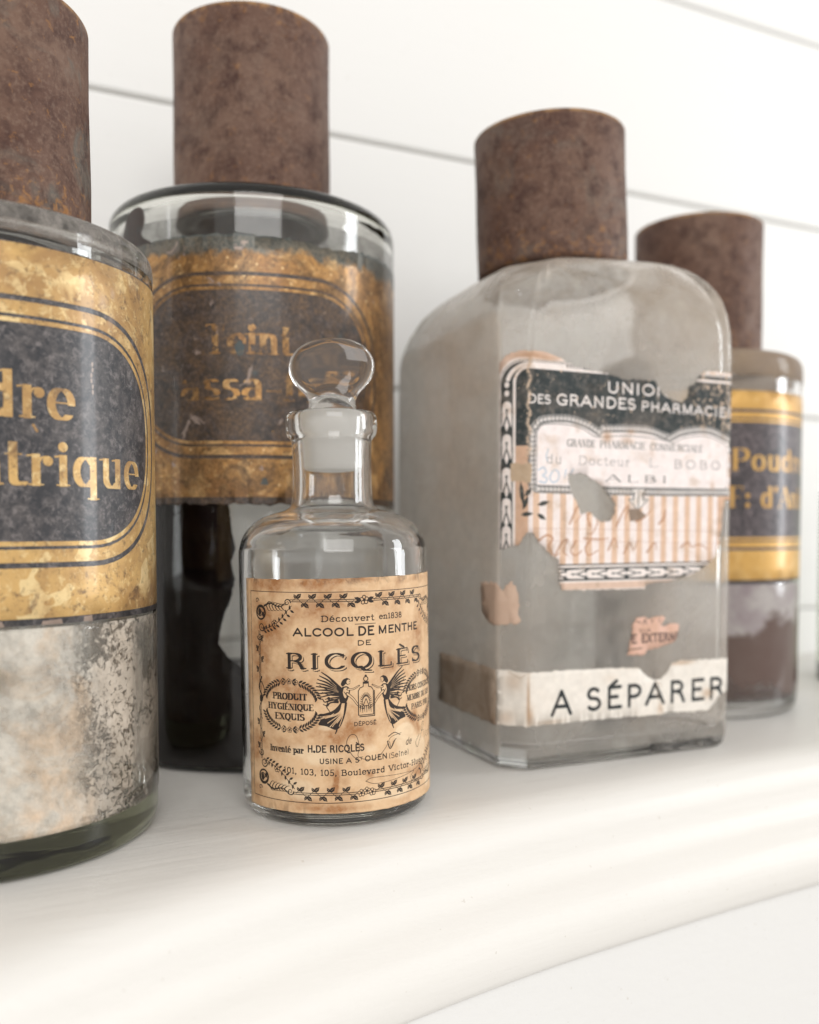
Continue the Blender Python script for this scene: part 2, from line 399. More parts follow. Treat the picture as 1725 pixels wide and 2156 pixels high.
def glass(name, absorb=(.80, .90, .84), dens=9, rough=0.0, bump=.00004, bscale=60, tint=(1, 1, 1), stretch=.35):
    t = NT(name)
    h = t.noise(bscale, 2, .4, t.vec(1, 1, stretch))
    sh = t.n('BsdfGlass', 0, None, Color=tint, Roughness=rough, IOR=1.5, Normal=t.bump(h, bump * 6))
    vol = t.n('VolumeAbsorption', 0, None, Color=absorb, Density=float(dens)) if dens else None
    return t.done(sh, vol)
CLEAR = glass("clear_old_glass", (.92, .92, .84), 8, bump=.00006, bscale=55)
JARGLASS = glass("thick_jar_glass", (.56, .57, .47), 50, bump=.00009, bscale=45, stretch=.25)
VIOLET = glass("violet_tinted_glass", (.74, .72, .71), 20, bump=.00006, bscale=45)
SQGLASS = glass("square_bottle_glass", (.92, .90, .85), 0, bump=.00012, bscale=40)
OLIVE = glass("olive_green_glass", (.42, .55, .30), 120, bump=.00006)
def ground_glass():
    t = NT("ground_glass"); h = t.noise(900, 3, .6, t.vec(1, 1, 3))
    a = t.n('BsdfGlass', 0, None, Color=(.97, .97, .95), Roughness=.35, IOR=1.45, Normal=t.bump(h, .0001))
    b = t.n('BsdfDiffuse', 0, None, Color=(.97, .96, .93)); c = t.n('BsdfTranslucent', 0, None, Color=(.98, .97, .94))
    return t.done(t.mixs(.86, a, t.mixs(.5, b, c)))
GROUND = ground_glass()
def rust(name, seed, orange=.5, grey=.5, hc=.08):
    t = NT(name); v = t.n('Mapping', 0, None, Vector=t.obj, Location=(seed, seed * 2, seed * 3))
    big = t.noise(28, 5, .6, v, .6); mid = t.noise(120, 6, .65, v, .3); fine = t.noise(650, 4, .7, v)
    c = t.mix(t.ramp(big, (.36, 0.), (.66, 1.)), (.108, .056, .040), (.172, .105, .076))
    c = t.mix(t.mul(t.ramp(t.noise(40, 4, .6, v, 1.2), (.52, 0.), (.66, 1.)), grey), c, (.125, .112, .095))
    c = t.mix(t.mul(t.ramp(mid, (.47, 0.), (.66, 1.)), .85), c, (.060, .030, .025))
    z = t.sep()[2]
    edge = t.add(t.sm(z, .020, .0, 0., 1.), t.mul(t.sm(z, .070, .083, 0., 1.), 1.1))
    spk = t.ramp(t.add(t.noise(260, 5, .7, v, .5), t.mul(edge, .10)), (.60, 0.), (.70, 1.))
    c = t.mix(t.mul(spk, orange), c, (.36, .17, .055))
    c = t.mix(t.mul(t.ramp(fine, (.50, 0.), (.66, 1.)), .42), c, (.24, .165, .125))
    c = t.mix(t.mul(t.ramp(fine, (.25, 1.), (.42, 0.)), .5), c, (.03, .018, .016))
    rim = t.mul(t.sm(z, hc - .0022, hc - .0006), t.ramp(t.noise(130, 5, .7, v), (.40, .15), (.60, 1.)))
    c = t.mix(t.mul(rim, .85), c, (.40, .23, .10))
    h = t.add(t.mul(mid, .6), t.mul(fine, .35))
    return t.done(t.pbr(Base_Color=c, Roughness=t.ramp(mid, (.3, .50), (.7, .72)), Metallic=.1, Specular_IOR_Level=.22, Normal=t.bump(h, .00045)))
def paint(name, col, bump, grain=(6, 90, 90), rough=.42, dirt=.15):
    t = NT(name); v = t.n('Mapping', 0, None, Vector=t.n('Mapping', 0, None, Vector=t.obj, Rotation=(0, 0, -radians(28) if name[0] == "c" else 0)), Scale=grain); g = t.noise(3.2, 6, .6, v); s = t.noise(9, 3, .5)
    spots = t.ramp(t.noise(420, 2, .5), (.735, 0.), (.76, 1.))
    c = t.mix(t.mul(s, dirt), col, tuple(x * k for x, k in zip(col, (.94, .91, .85))))
    c = t.mix(t.mul(spots, .35), c, (.45, .40, .33))
    return t.done(t.pbr(Base_Color=c, Roughness=t.ramp(g, (.3, rough - .06), (.7, rough + .1)), Specular_IOR_Level=.4, Normal=t.bump(t.add(g, t.mul(t.noise(150, 3), .3)), bump)))
WALLP = paint("white_wall_paint", (.80, .797, .782), .0002, (3, 60, 60), .5, .05)
SHELFP = paint("cream_shelf_paint", (.735, .718, .688), .00034, (5, 60, 60), .40, .2)
FRONTP = paint("white_front_paint", (.735, .73, .717), .0002, (5, 70, 70), .5, .05)
def alpha_film(name, colour, cover, rough=.7, trans=.5, bump=.0002, gloss=0.2):
    """a crust or haze lying on the inside of the glass; cover = how much of it there is"""
    t = NT(name); c, k, h = colour(t), cover(t), None
    d = t.pbr(Base_Color=c, Roughness=.75, Specular_IOR_Level=.3, Coat_Weight=gloss, Coat_Roughness=.04, Normal=t.bump(k, bump)); tr = t.n('BsdfTranslucent', 0, None, Color=c)
    return t.done(t.mixs(k, t.n('BsdfTransparent', 0, None, Color=(1, 1, 1)), t.mixs(trans, d, tr)))

# gold label painted behind glass
def gold_label(name, im, gold=(.58, .36, .12), gold2=(.34, .19, .07), chip=(.72, .52, .22), black=(.016, .017, .022), dust=(.085, .077, .070), wear=.5, dustamt=.6, corr=.0, metal=.45, pink=0., top=None):
    t = NT(name); ch = t.rgb(t.img(im)); m, extra = ch[0], ch[1]
    big = t.noise(38, 5, .62, None, .8); mid = t.noise(140, 6, .7, None, .6); fine = t.noise(700, 4, .75)
    g = t.mix(t.ramp(big, (.38, 0.), (.62, 1.)), gold, gold2)
    g = t.mix(t.mul(t.ramp(t.vor(150, t.n('VectorMath', 0, {'operation': 'ADD'}, i0=t.obj, i1=t.mul(t.noise(60, 3), .02)), 'Color'), (.70, 0.), (.74, 1.)), t.mul(t.ramp(big, (.45, 1.), (.6, 0.)), .8)), g, chip)
    g = t.mix(t.mul(t.ramp(mid, (.56, 0.), (.68, 1.)), wear), g, (.15, .085, .045))
    g = t.mix(t.mul(t.ramp(t.noise(300, 6, .75, None, .4), (.54, 0.), (.62, 1.)), .6), g, chip)
    g = t.mix(t.mul(t.ramp(fine, (.60, 0.), (.70, 1.)), .5), g, chip)
    g = t.mix(t.mul(t.ramp(t.noise(420, 6, .8), (.36, 1.), (.45, 0.)), .75 * wear), g, (.10, .06, .035))
    b = t.mix(t.mul(t.ramp(t.noise(170, 7, .78, None, .7), (.42, 0.), (.60, 1.)), dustamt), black, dust)
    b = t.mix(t.mul(t.ramp(t.noise(480, 6, .8, None, .5), (.50, 0.), (.62, 1.)), dustamt * .75), b, tuple(x * 2.3 for x in dust))
    b = t.mix(t.mul(t.ramp(t.noise(520, 5, .8), (.36, 1.), (.46, 0.)), .8), b, tuple(x * .6 for x in black))
    b = t.mix(t.mul(t.ramp(t.noise(70, 4, .6, None, 1.), (.56, 0.), (.64, 1.)), .7), b, black)
    worn = t.sm(t.add(m, t.mul(t.math('SUBTRACT', t.noise(230, 5, .7, None, .5), .5), .85 + corr * 1.5)), .42, .58)
    c = t.mix(worn, b, g)
    if corr:
        k = t.mul(t.ramp(t.noise(75, 7, .78, None, 1.), (.40, 0.), (.58, 1.)), t.add(.62, t.mul(worn, .22)))
        c = t.mix(k, c, t.mix(t.ramp(fine, (.38, 0.), (.62, 1.)), (.040, .024, .016), (.21, .115, .048)))
        c = t.mix(t.mul(t.ramp(t.vor(210, None, 'Distance'), (.05, 1.), (.16, 0.)), t.mul(worn, .75)), c, (.80, .56, .28))
    if corr:
        z = t.sep()[2]; zz = t.add(z, t.mul(t.math('SUBTRACT', t.noise(110, 5, .7), .5), .018))
        c = t.mix(t.mul(t.sm(zz, .2055, .2095), .85), c, t.mix(t.ramp(fine, (.4, 0.), (.6, 1.)), (.045, .065, .068), (.13, .14, .125)))
    if pink: c = t.mix(t.mul(t.ramp(t.noise(90, 4, .6, None, .7), (.66, 0.), (.69, 1.)), pink), c, (.34, .26, .22))
    c = t.mix(extra, c, ch[2] if top is None else top)
    h = t.add(t.mul(worn, .5), t.add(t.mul(mid, .35), t.mul(fine, .2)))
    return t.done(t.pbr(Base_Color=c, Metallic=t.mul(worn, metal), Roughness=t.mix(worn, (.46,) * 3, (.42,) * 3), Specular_IOR_Level=.5, Coat_Weight=.25, Coat_Roughness=.12, Normal=t.bump(h, .00040)))

def draw_gold(cx, rw, words, box=(-90, 125, 66, 184), zc=125.7, hh=36.6, ho=30.4, R=34, lo=71.3, hi=180, edge=2.9, k=9, weight=1.):
    m = Mask(box, k); m.a[:] = 1
    m.poly([(-200, lo - 3), (300, lo - 3), (300, lo + edge), (-200, lo + edge)], 0); m.poly([(-200, hi - edge), (300, hi - edge), (300, hi + 5), (-200, hi + 5)], 0)
    r1 = rr(cx - rw, cx + rw, zc - hh, zc + hh, R); m.line(r1 + [r1[0]], 1.5, v=0)
    d = hh - ho
    r2 = rr(cx - rw + d - 1.3, cx + rw - d + 1.3, zc - ho - 1.3, zc + ho + 1.3, R - d + 1.5); m.line(r2 + [r2[0]], .9, v=0)
    m.rrect(cx - rw + d, cx + rw - d, zc - ho, zc + ho, R - d, 0)
    q = rr(cx - rw + d + .2, cx + rw - d - .2, zc - ho + .2, zc + ho - .2, R - d); m.line(q + [q[0]], .5)
    for w in words: text(m, *w, style='didone', weight=weight)
    return m

# --- left jar label
mL = draw_gold(24.5, 63.5, [("Pou", 1, 22.3, 130, 12.6), ("dre", 23.6, 48.2, 130, 12.6), ("n", 21.2, 28.2, 111.4, 12.2), ("trique", 29.0, 74.8, 111.4, 12.2)])
mL.line([(36.6, 128.0), (37.6, 126.4)], .7)
eL = mL.like()
for w, z, r in ((59, 166, 2.2), (62, 161, 1.6), (63, 169, 1.2)): eL.soft(w, z, r, r * 1.6, .55)
for w, a, b in ((41, 72.6, 3.2), (24, 72.8, 4.5), (52, 73, 1.6)): eL.poly([(w - b, a - .9), (w + b, a - 1.2), (w + b * .8, a + 1.1), (w - b * .9, a + .8)])
for z in np.linspace(147, 139, 6): eL.blob(54.5 + .3 * sin(z), z, .35, .7)
imL = to_image("left_jar_print", mL.a, eL.a * .75, mL.a * 0)
LAB_L = gold_label("gilt_label_mottled", imL, gold=(.60, .38, .14), gold2=(.38, .22, .085), chip=(.78, .60, .31), wear=.9, dustamt=1.0, dust=(.085, .075, .074), metal=.30, pink=.0, top=(.44, .33, .27))
# --- second jar label, corroded
mJ = draw_gold(11, 58, [("Teint", -9, 25.5, 167.9, 11.4), ("assa-f", -19, 27.4, 149.9, 11.4), ("œ", 28.5, 41, 149.9, 11.4), ("tid", 42, 55, 149.9, 11.4)], box=(-95, 125, 104, 220), zc=163.3, hh=35.8, ho=30.0, R=33, lo=109, hi=216, edge=2.6, k=7, weight=1.15)
_v = vnoise(mJ.W, mJ.H, 22, 40, 5); _r = Mask((-95, 125, 104, 220), 7); _r.rrect(-44, 66, 135.5, 191, 28); mJ.a[:] = mJ.a * (1 - _r.a * (1 - np.clip((_v - .32) * 7, 0, 1)))
eJ = mJ.like()
for w, z in ((28.5, 133.2), (14, 117.5)): eJ.poly([(w - 1.8, z - 1), (w + 1.6, z - 1.2), (w + 1.2, z + 1.2), (w - .4, z + 1.9)])
eJ.blob(4.8, 170, 1.9, 3.0)
for w, z, r in ((10.5, 160.5, 1.6), (47, 178, 1.4)): eJ.soft(w, z, r, r, .9)
imJ = to_image("dark_jar_print", mJ.a, eJ.a * .8, mJ.a * 0)
LAB_J = gold_label("gilt_label_corroded", imJ, gold=(.58, .31, .10), gold2=(.30, .15, .055), chip=(.78, .50, .22), wear=.85, dustamt=.95, black=(.020, .016, .016), dust=(.075, .056, .048), corr=1.0, pink=.8, top=(.045, .075, .085))
# --- right jar label
mR = draw_gold(32, 66, [("Poudre", 1, 58, 128.5, 11), ("F: d'Anis", 0, 60, 109.6, 10.6)], box=(-90, 125, 62, 190), zc=123.6, hh=35.2, ho=29.8, R=20, lo=70, hi=183, edge=2.4, k=6)
imR = to_image("far_jar_print", mR.a, mR.a * 0, mR.a * 0)
LAB_R = gold_label("gilt_label_smooth", imR, gold=(.62, .36, .095), gold2=(.52, .29, .075), chip=(.66, .42, .15), wear=.12, dustamt=.75, black=(.026, .02, .024), dust=(.12, .095, .10), metal=.35)

# --- paper label of the small bottle
def draw_small():
    m = Mask((-34, 62, 4, 84), 15); M = m
    cxm = 12.8
    # frame
    for a, b, w in ((-30.0, 78.3, .22),):
        M.line([(a, 9.0), (a, b), (2 * cxm - a, b), (2 * cxm - a, 9.0), (a, 9.0)], w)
    L, R_, T_, B_ = -25.6, 2 * cxm + 25.6, 75.2, 11.6
    for o in (0, .62):
        for z in (T_, B_):
            M.line([(-12, z + o), (cxm - 3, z + o)], .24); M.line([(cxm + 3, z + o), (2 * cxm + 12, z + o)], .24)
        M.line([(L + o, 22), (L + o, 65)], .24); M.line([(R_ - o, 22), (R_ - o, 65)], .24)
    r = random.Random(3)
    def vine(x0, z0, x1, z1, n, amp=1.1, lf=2.1):
        P = []; d = atan2(z1 - z0, x1 - x0); nx, nz = -sin(d), cos(d)
        for k in range(n * 4 + 1):
            t = k / (n * 4); s = sin(t * n * pi) * amp; P.append((x0 + (x1 - x0) * t + nx * s, z0 + (z1 - z0) * t + nz * s))
        M.line(P, .16)
        for k in range(n):
            t = (k + .5) / n; sg = 1 if k % 2 == 0 else -1; x = x0 + (x1 - x0) * t; z = z0 + (z1 - z0) * t
            for dd, ln in ((.75, lf * 1.15), (2.1, lf * .8)):
                a = d + sg * dd; bx, bz = x + nx * sg * amp * .8, z + nz * sg * amp * .8
                M.leaf(bx, bz, a, ln, ln * .62); 
                M.seg((bx + cos(a) * ln * .3, bz + sin(a) * ln * .3), (bx + cos(a) * ln * .8, bz + sin(a) * ln * .8), .045, v=0)
    for z in (T_ + .3, B_ + .3):
        vine(-11, z, cxm - 3.5, z, 8, .9); vine(cxm + 3.5, z, 2 * cxm + 11, z, 8, .9)
    vine(L + .3, 24, L + .3, 36, 3, .9, 1.7); vine(L + .3, 50, L + .3, 64, 4, .9, 1.7); vine(R_ - .3, 24, R_ - .3, 64, 9, .9, 1.7)
    def scroll(x, z, s, ang, turns=1.5, w=.55, mir=1):
        P = []
        for k in range(26):
            t = k / 25; a = ang + mir * t * turns * 2 * pi; q = s * (1 - t * .86); P.append((x + q * cos(a), z + q * sin(a)))
        M.line(P, w, w * .35)
    def flower(x, z, s):
        for k in range(5):
            a = k * 2 * pi / 5 + .4; px, pz = x + cos(a) * s * .55, z + sin(a) * s * .55
            M.blob(px, pz, s * .42, s * .42); M.blob(px, pz, s * .26, s * .26, 0)
        M.blob(x, z, s * .18, s * .18)
    def acanthus(x, z, ang, L_, mir=1):
        c, n = cos(ang), sin(ang); Q = lambda u, v: (x + c * u - n * v * mir, z + n * u + c * v * mir)
        M.curve([Q(0, 0), Q(L_ * .3, L_ * .12), Q(L_ * .7, L_ * .02), Q(L_, L_ * .2)], .7, .2)
        for k in range(6):
            u = L_ * (.1 + k * .14); M.curve([Q(u, .04 * L_), Q(u + 1.0, 1.5 - k * .12), Q(u + 2.1, 1.5 - k * .1)], .38, .12); M.curve([Q(u, .02 * L_), Q(u + .9, -1.3 + k * .12), Q(u + 1.9, -1.5 + k * .1)], .38, .12)
    for mx in (1, -1):
        X = lambda x: x if mx == 1 else 2 * cxm - x
        for z0, mz in ((72.3, 1), (14.9, -1)):
            M.blob(X(-24.4), z0 - 1.0 * mz, 2.5, 2.6); M.blob(X(-24.4), z0 - 1.0 * mz, 1.9, 2.0, 0)
            scroll(X(-24.6), z0 - 1.0 * mz, 2.2, (0 if mx > 0 else pi), 1.4, .5, mx * mz); M.blob(X(-24.9), z0 - .8 * mz, .8, 1.2); M.blob(X(-23.2), z0 - 1.6 * mz, .55, .9)
            scroll(X(-24.0), z0 - 5.8 * mz, 1.6, 0, 1.6, .45, -mx); scroll(X(-25.2), z0 - 9.2 * mz, 1.3, pi, 1.5, .4, mx)
            acanthus(X(-22.5), z0 + 1.3 * mz, (0 if mx > 0 else pi) - (0.05 * mx), 9, mx * mz)
            scroll(X(-13.0), z0 + 2.6 * mz, 1.2, (0 if mx > 0 else pi), 1.4, .4, mx * mz); scroll(X(-26.2), z0 + 2.9 * mz, .9, 0, 1.2, .35, mx)
            M.curve([(X(-24), z0 - 7.2 * mz), (X(-21), z0 - 6 * mz), (X(-17), z0 - 4.1 * mz), (X(-13.5), z0 - .6 * mz), (X(-11.5), z0 + 1.5 * mz)], .22)
            for k in range(9):
                t = k / 8; x = -23 + 11 * t; z = z0 - (7 - 7.3 * t + 1.5 * sin(t * 3)) * mz
                for sg in (1, -1): M.leaf(X(x), z, (.6 * mz + sg * 1.1) if mx > 0 else pi - (.6 * mz + sg * 1.1), 1.7, .8)
            flower(X(-18.2), z0 - 4.4 * mz, 1.25)
        M.curve([(X(-24.6), 49.5), (X(-26), 46), (X(-24.2), 42.5), (X(-26), 39), (X(-24.6), 35.5)], .6, .25); M.curve([(X(-24.6), 48), (X(-23.2), 45), (X(-24.4), 42)], .4, .2); M.blob(X(-25), 42.3, .8, 1.1)
    flower(cxm, T_ + .3, 1.7)
    for sg in (1, -1): M.leaf(cxm + sg, T_ + .3, 0.35 if sg > 0 else pi - .35, 2.6, 1.2); M.leaf(cxm + sg, T_ + .3, -.35 if sg > 0 else pi + .35, 2.6, 1.2)
    for x in (-1.9, 0, 1.9): flower(cxm + x, B_ + .3 + .4 * cos(x), 1.4)
    # oval leaf wreaths either side
    for cx, rx in ((-12.9, 10.2), (38.6, 10.2)):
        for top in (1, -1):
            for k in range(23):
                t = radians(18 + 144 * k / 22); x = cx + rx * cos(t) * 1.0; z = 40.9 + top * (8.0 * sin(t) ** .8)
                tang = atan2(top * 8 * cos(t), -rx * sin(t)); sg = 1 if k > 11 else -1
                if 9 <= k <= 13 and k % 2 == 1: flower(x, z, 1.05); continue
                for q in (.75, -.75): M.leaf(x, z, tang + q + (pi if k <= 11 else 0), 1.9, .75)
    text(M, "PRODUIT", -19.3, -6.6, 42.9, 2.1, 'bold', 1.45); text(M, "HYGIÉNIQUE", -21.4, -4.5, 39.5, 2.05, 'bold', 1.4); text(M, "EXQUIS", -18.5, -7.6, 36.2, 2.1, 'bold', 1.45)
    text(M, "HORS CONCOURS", 29.7, 47.6, 43.4, 1.9, 'bold', 1.15); text(M, "MEMBRE DU JURY", 29.6, 47.6, 40.1, 1.9, 'bold', 1.15); text(M, "PARIS 1900", 32.0, 45.2, 36.8, 1.9, 'bold', 1.15)
    text(M, "Découvert", -1.5, 16.2, 68.7, 1.9, 'type', 1.8); text(M, "en1838", 18.0, 27.4, 68.9, 1.8, 'type', 1.7)
    M.line([(9.6, 67.65), (16.6, 67.65)], .2)
    text(M, "ALCOOL", -11, 8.9, 64.1, 2.35, 'sans', 1.55); text(M, "DE", 10.4, 16, 64.0, 2.7, 'sans', 1.5); text(M, "MENTHE", 17.6, 35.9, 64.2, 2.35, 'sans', 1.55)
    text(M, "DE", 10.1, 14.9, 60.7, 1.5, 'sans', 1.4)
    n_ = M.like(); text(n_, "RICQLÈS", -13.9, 37.7, 53.2, 5.1, 'serif', 1.5, gap=.2)
    hl = M.like(); text(hl, "RICQLÈS", -13.9, 37.7, 53.2, 5.1, 'serif', 1.55, gap=.2)
    def sh(a, dx, dz):
        dx = int(dx * M.k); dz = int(dz * M.k); return np.roll(np.roll(a, dx, 1), dz, 0)
    shadow = np.clip(np.maximum(sh(n_.a, .62, -.62), np.maximum(sh(n_.a, .5, -.5), sh(n_.a, .7, -.7))), 0, 1)
    inner = np.clip(np.maximum(np.maximum(sh(n_.a, .3, -.3), sh(n_.a, .15, -.15)), sh(n_.a, .42, -.42)), 0, 1)
    M.a[:] = np.maximum(M.a, shadow) * (1 - np.clip(inner, 0, 1) * (1 - 0)); M.a[:] = np.maximum(M.a, n_.a)
    # two winged figures holding a flask (half of it, mirrored)
    for mx in (1, -1):
        X = lambda p: (p[0] if mx == 1 else 2 * 12.9 - p[0], p[1])
        C = lambda pts, w, w2=None, v=1: M.curve([X(p) for p in pts], w, w2, v=v); Pg = lambda pts, v=1: M.poly([X(p) for p in crom(pts + [pts[0]], 4)], v)
        for k in range(8):    # near wing, feathers fanning up and back
            t = k / 7; a = (4.8 - .5 * t, 46.4 - 1.2 * t); tip = (-1.6 + .7 * t - 2.2 * sin(t * 2.6), 52.2 - 8.2 * t)
            mid = ((a[0] + tip[0]) / 2 - .5, (a[1] + tip[1]) / 2 + .9 - .8 * t); C([a, mid, tip], .95, .3)
            if k: C([(a[0] - .6, a[1] + .3), (mid[0] + .1, mid[1] + .28), (tip[0] + .5, tip[1] + .35)], .12, .08, 0)
        for k in range(5): C([(4.6 - .3 * k, 45 - .55 * k), (1.5 - .4 * k, 45.8 - 1.1 * k), (-2.4 + .9 * k, 47.9 - 2.3 * k)], .5, .2)
        Pg([(6.6, 50.2), (5.3, 49.6), (4.6, 48.2), (5.2, 47.4), (6.2, 48.2), (6.6, 49), (7.6, 49.6)])              # hair
        M.blob(*X((6.95, 48.85)), .85, 1.0); M.blob(*X((7.1, 48.8)), .66, .82, 0); M.seg(X((7.35, 48.9)), X((7.5, 48.9)), .1); M.seg(X((7.2, 48.35)), X((7.45, 48.35)), .07)
        Pg([(5.0, 47.2), (6.6, 47.4), (7.6, 46.2), (7.0, 43.8), (6.2, 42.2), (4.4, 42.0), (4.0, 44.2)]); Pg([(5.6, 46.9), (6.5, 47.0), (7.2, 46.0), (6.6, 44.0), (5.8, 43.6), (5.2, 45.4)], 0)
        C([(5.6, 45.6), (6.4, 44.4)], .2); C([(6.9, 45.2), (6.2, 43.2)], .2)
        C([(6.8, 46.4), (8.6, 46.4), (10.6, 47.4)], .75, .5); C([(6.9, 46.4), (8.6, 46.4), (10.5, 47.35)], .42, .2, 0)     # far arm to the neck
        C([(6.6, 45.0), (8.6, 43.2), (10.2, 41.0), (11.9, 39.8)], .95, .6); C([(6.7, 44.9), (8.6, 43.2), (10.2, 41.0), (11.8, 39.9)], .6, .25, 0)   # near arm
        Pg([(4.6, 42.4), (6.4, 42.4), (6.2, 39.6), (5.4, 36.8), (4.2, 34.2), (2.6, 33.2), (-.2, 34.4), (-2.9, 35.0), (-2.2, 36.6), (-3.0, 38.2), (-1.0, 38.6), (1.6, 39.4), (3.2, 40.6)])   # skirt
        for k in range(9):
            t = k / 8; C([(4.9 + .8 * t, 41.8), (3.6 + 1.5 * t, 38.8 - t), (-2.1 + 6.0 * t, 36.9 - 3.0 * t + 1.2 * sin(t * 9))], .16, .3, 0)
        C([(-2.4, 37.6), (0, 37.4), (2.2, 38.6)], .2, .2, 0); C([(3.6, 42.6), (1.6, 43.2), (-.6, 42.4), (-1.4, 43.4)], .55, .3); C([(3.6, 42.2), (1.2, 42.2), (.2, 41.2), (-1.2, 41.6)], .5, .25); M.blob(*X((.6, 43.6)), .5, .5)
        C([(3.2, 34.0), (3.0, 32.9), (2.6, 32.0)], .6, .3); C([(-1.9, 35.6), (-2.6, 34.9)], .5, .3)
    # flask
    P = [(10.3, 37.6), (10.3, 45.6), (10.9, 46.6), (12.0, 47.0), (12.0, 48.0), (13.8, 48.0), (13.8, 47.0), (14.9, 46.6), (15.5, 45.6), (15.5, 37.6)]
    M.line(P + [P[0]], .28); M.line([(10.7, 37.1), (15.9, 37.1), (15.9, 45.4)], .3); M.blob(12.9, 49.5, .9, .9); M.blob(12.9, 49.5, .6, .6, 0); M.line([(12.2, 48.3), (13.6, 48.3)], .7); M.blob(12.9, 50.5, .4, .4)
    for k in range(17):
        t = radians(-20 + 220 * k / 16); x = 12.9 + 1.2 * cos(t); z = 41.8 + 2.0 * sin(t); M.line([(x, z), (12.9 + 2.1 * cos(t), 41.9 + 3.1 * sin(t))], .32, .14)
    M.line([(11.9, 40.6), (12.9, 43.0), (13.9, 40.6), (11.9, 40.6)], .24)
    for k in range(6): M.line([(11 + k * .7, 40.6), (10.9 + k * .75, 38.7 - .3 * (k % 2))], .35, .1)
    text(M, "DÉPOSÉ", 8.7, 16.4, 34.2, 1.2, 'sans', 1.25)
    text(M, "Inventé par", -20.9, -8.1, 25.3, 2.1, 'bold', 1.2); text(M, "H.DE RICQLÈS", -6.7, 12.0, 25.9, 2.1, 'sans', 1.4)
    text(M, "USINE A S", -2.8, 10.2, 22.1, 1.55, 'sans', 1.4); text(M, "T", 10.5, 11.6, 22.8, .9, 'sans', 1.2); text(M, "OUEN", 12.2, 20.4, 22.2, 1.65, 'sans', 1.4); text(M, "(Seine)", 21, 30.2, 21.9, 1.8, 'thin', 1.7)
    text(M, "101, 103, 105, Boulevard Victor-Hugo", -15.4, 39.4, 18.5, 1.9, 'type', 1.7, dy=-1.2)
    # signature with flourishes
    C = lambda pts, w=.2: M.curve(pts, w, w * .7, 6)
    C([(10.5, 22.6), (8.0, 24.5), (6.2, 28.5), (7.4, 31.2), (9.4, 30.8), (10.4, 27.0), (10.0, 24.0), (13.5, 22.6), (17, 23.2), (20, 26), (22.0, 29.0), (26.5, 29.8)])
    C([(21.0, 29.4), (23.5, 30.4), (26.0, 29.2)], .3); C([(20.6, 27.8), (21.3, 25.6), (22.0, 25.4), (23.2, 27.4), (24.2, 28.2)], .4); C([(21.4, 27.6), (22.1, 25.5), (23.8, 27.8)], .2)
    text(M, "de", 28.6, 31.6, 25.2, 2.2, 'thin', 1.6, slant=.3)
    C([(37.0, 27.4), (34.4, 25.0), (35.6, 23.2), (37.8, 26.4), (40.6, 30.4), (39.5, 31.0), (38.5, 28.2), (40.5, 28.0), (41.2, 24.2)]); text(M, "icqlès", 41.4, 52.5, 25.2, 2.6, 'thin', .9, slant=.35)
    C([(12.4, 15.5), (16, 14.3), (24, 14.6), (34, 16.0), (44, 19.4), (50, 22.5)], .16); C([(12.4, 15.5), (15, 16.4), (24, 16.0), (33, 15.6)], .16); C([(33, 15.6), (31, 13.6), (33, 12.0), (39, 12.6), (44, 14.9), (43, 17.2), (38, 16.2), (33, 13.4)], .16)
    # stains: dark channel and pale channel
    s = m.like(); b = m.like(); rs = np.random.default_rng(11)
    for (x, z, rx, rz, a) in ((-20, 81, 9, 3, .8), (-6, 81.5, 9, 2.5, .95), (10, 82.3, 14, 1.6, .6), (30, 81.5, 12, 1.6, .45), (-22, 66, 8, 9, .55), (-24, 56, 6, 10, .45), (-4, 61, 8, 4, .5), (-12, 48, 12, 8, .35), (2, 31, 7, 6, .4), (10, 33, 10, 5, .35),
                               (36, 62, 8, 6, .3), (33, 34, 3.2, 4, .8), (36, 30, 2.5, 4, .7), (2.4, 14.5, 1.1, 3, 1.0), (3, 18, .9, 3, .6), (14, 17.5, 2, 1.4, .6), (36, 14, 3, 4, .5), (-28, 12, 3, 5, .5), (-26, 74, 5, 6, .5), (2, 7, 14, 1.5, .5), (-27, 30, 3, 12, .3), (24, 54, 8, 4, .3), (0, 72, 12, 5, .4)):
        s.soft(x, z, rx, rz, a)
    for (x, z, rx, rz, a) in ((2, 58.5, 8, 3.5, .5), (-5, 25, 16, 6, .6), (33, 23, 12, 7, .9), (28, 30, 6, 4, .9), (20, 10, 20, 4, .6), (-10, 14, 12, 5, .6), (0, 34, 4, 2, .6), (38, 45, 8, 12, .5), (15, 26, 8, 3, .4), (20, 42, 10, 10, .25), (44, 12, 6, 8, .5)):
        b.soft(x, z, rx, rz, a)
    H, W = m.a.shape; n1 = vnoise(W, H, 90, 1, 6); n2 = vnoise(W, H, 30, 2, 5)
    s.a[:] = np.clip(s.a * (.6 + 1.7 * n1) + (n1 - .5) * 1.5 + (n2 - .5) * .5 + .10, 0, 1); b.a[:] = np.clip(np.clip((b.a * 1.6 + n1 - .95) * 3, 0, 1) * .8 + (n2 - .5) * .3, 0, 1)
    ink = np.clip(m.a * (1.75 - .5 * (n2 > .62)), 0, 1)
    return to_image("small_bottle_print", ink, s.a, b.a)
imS = draw_small()
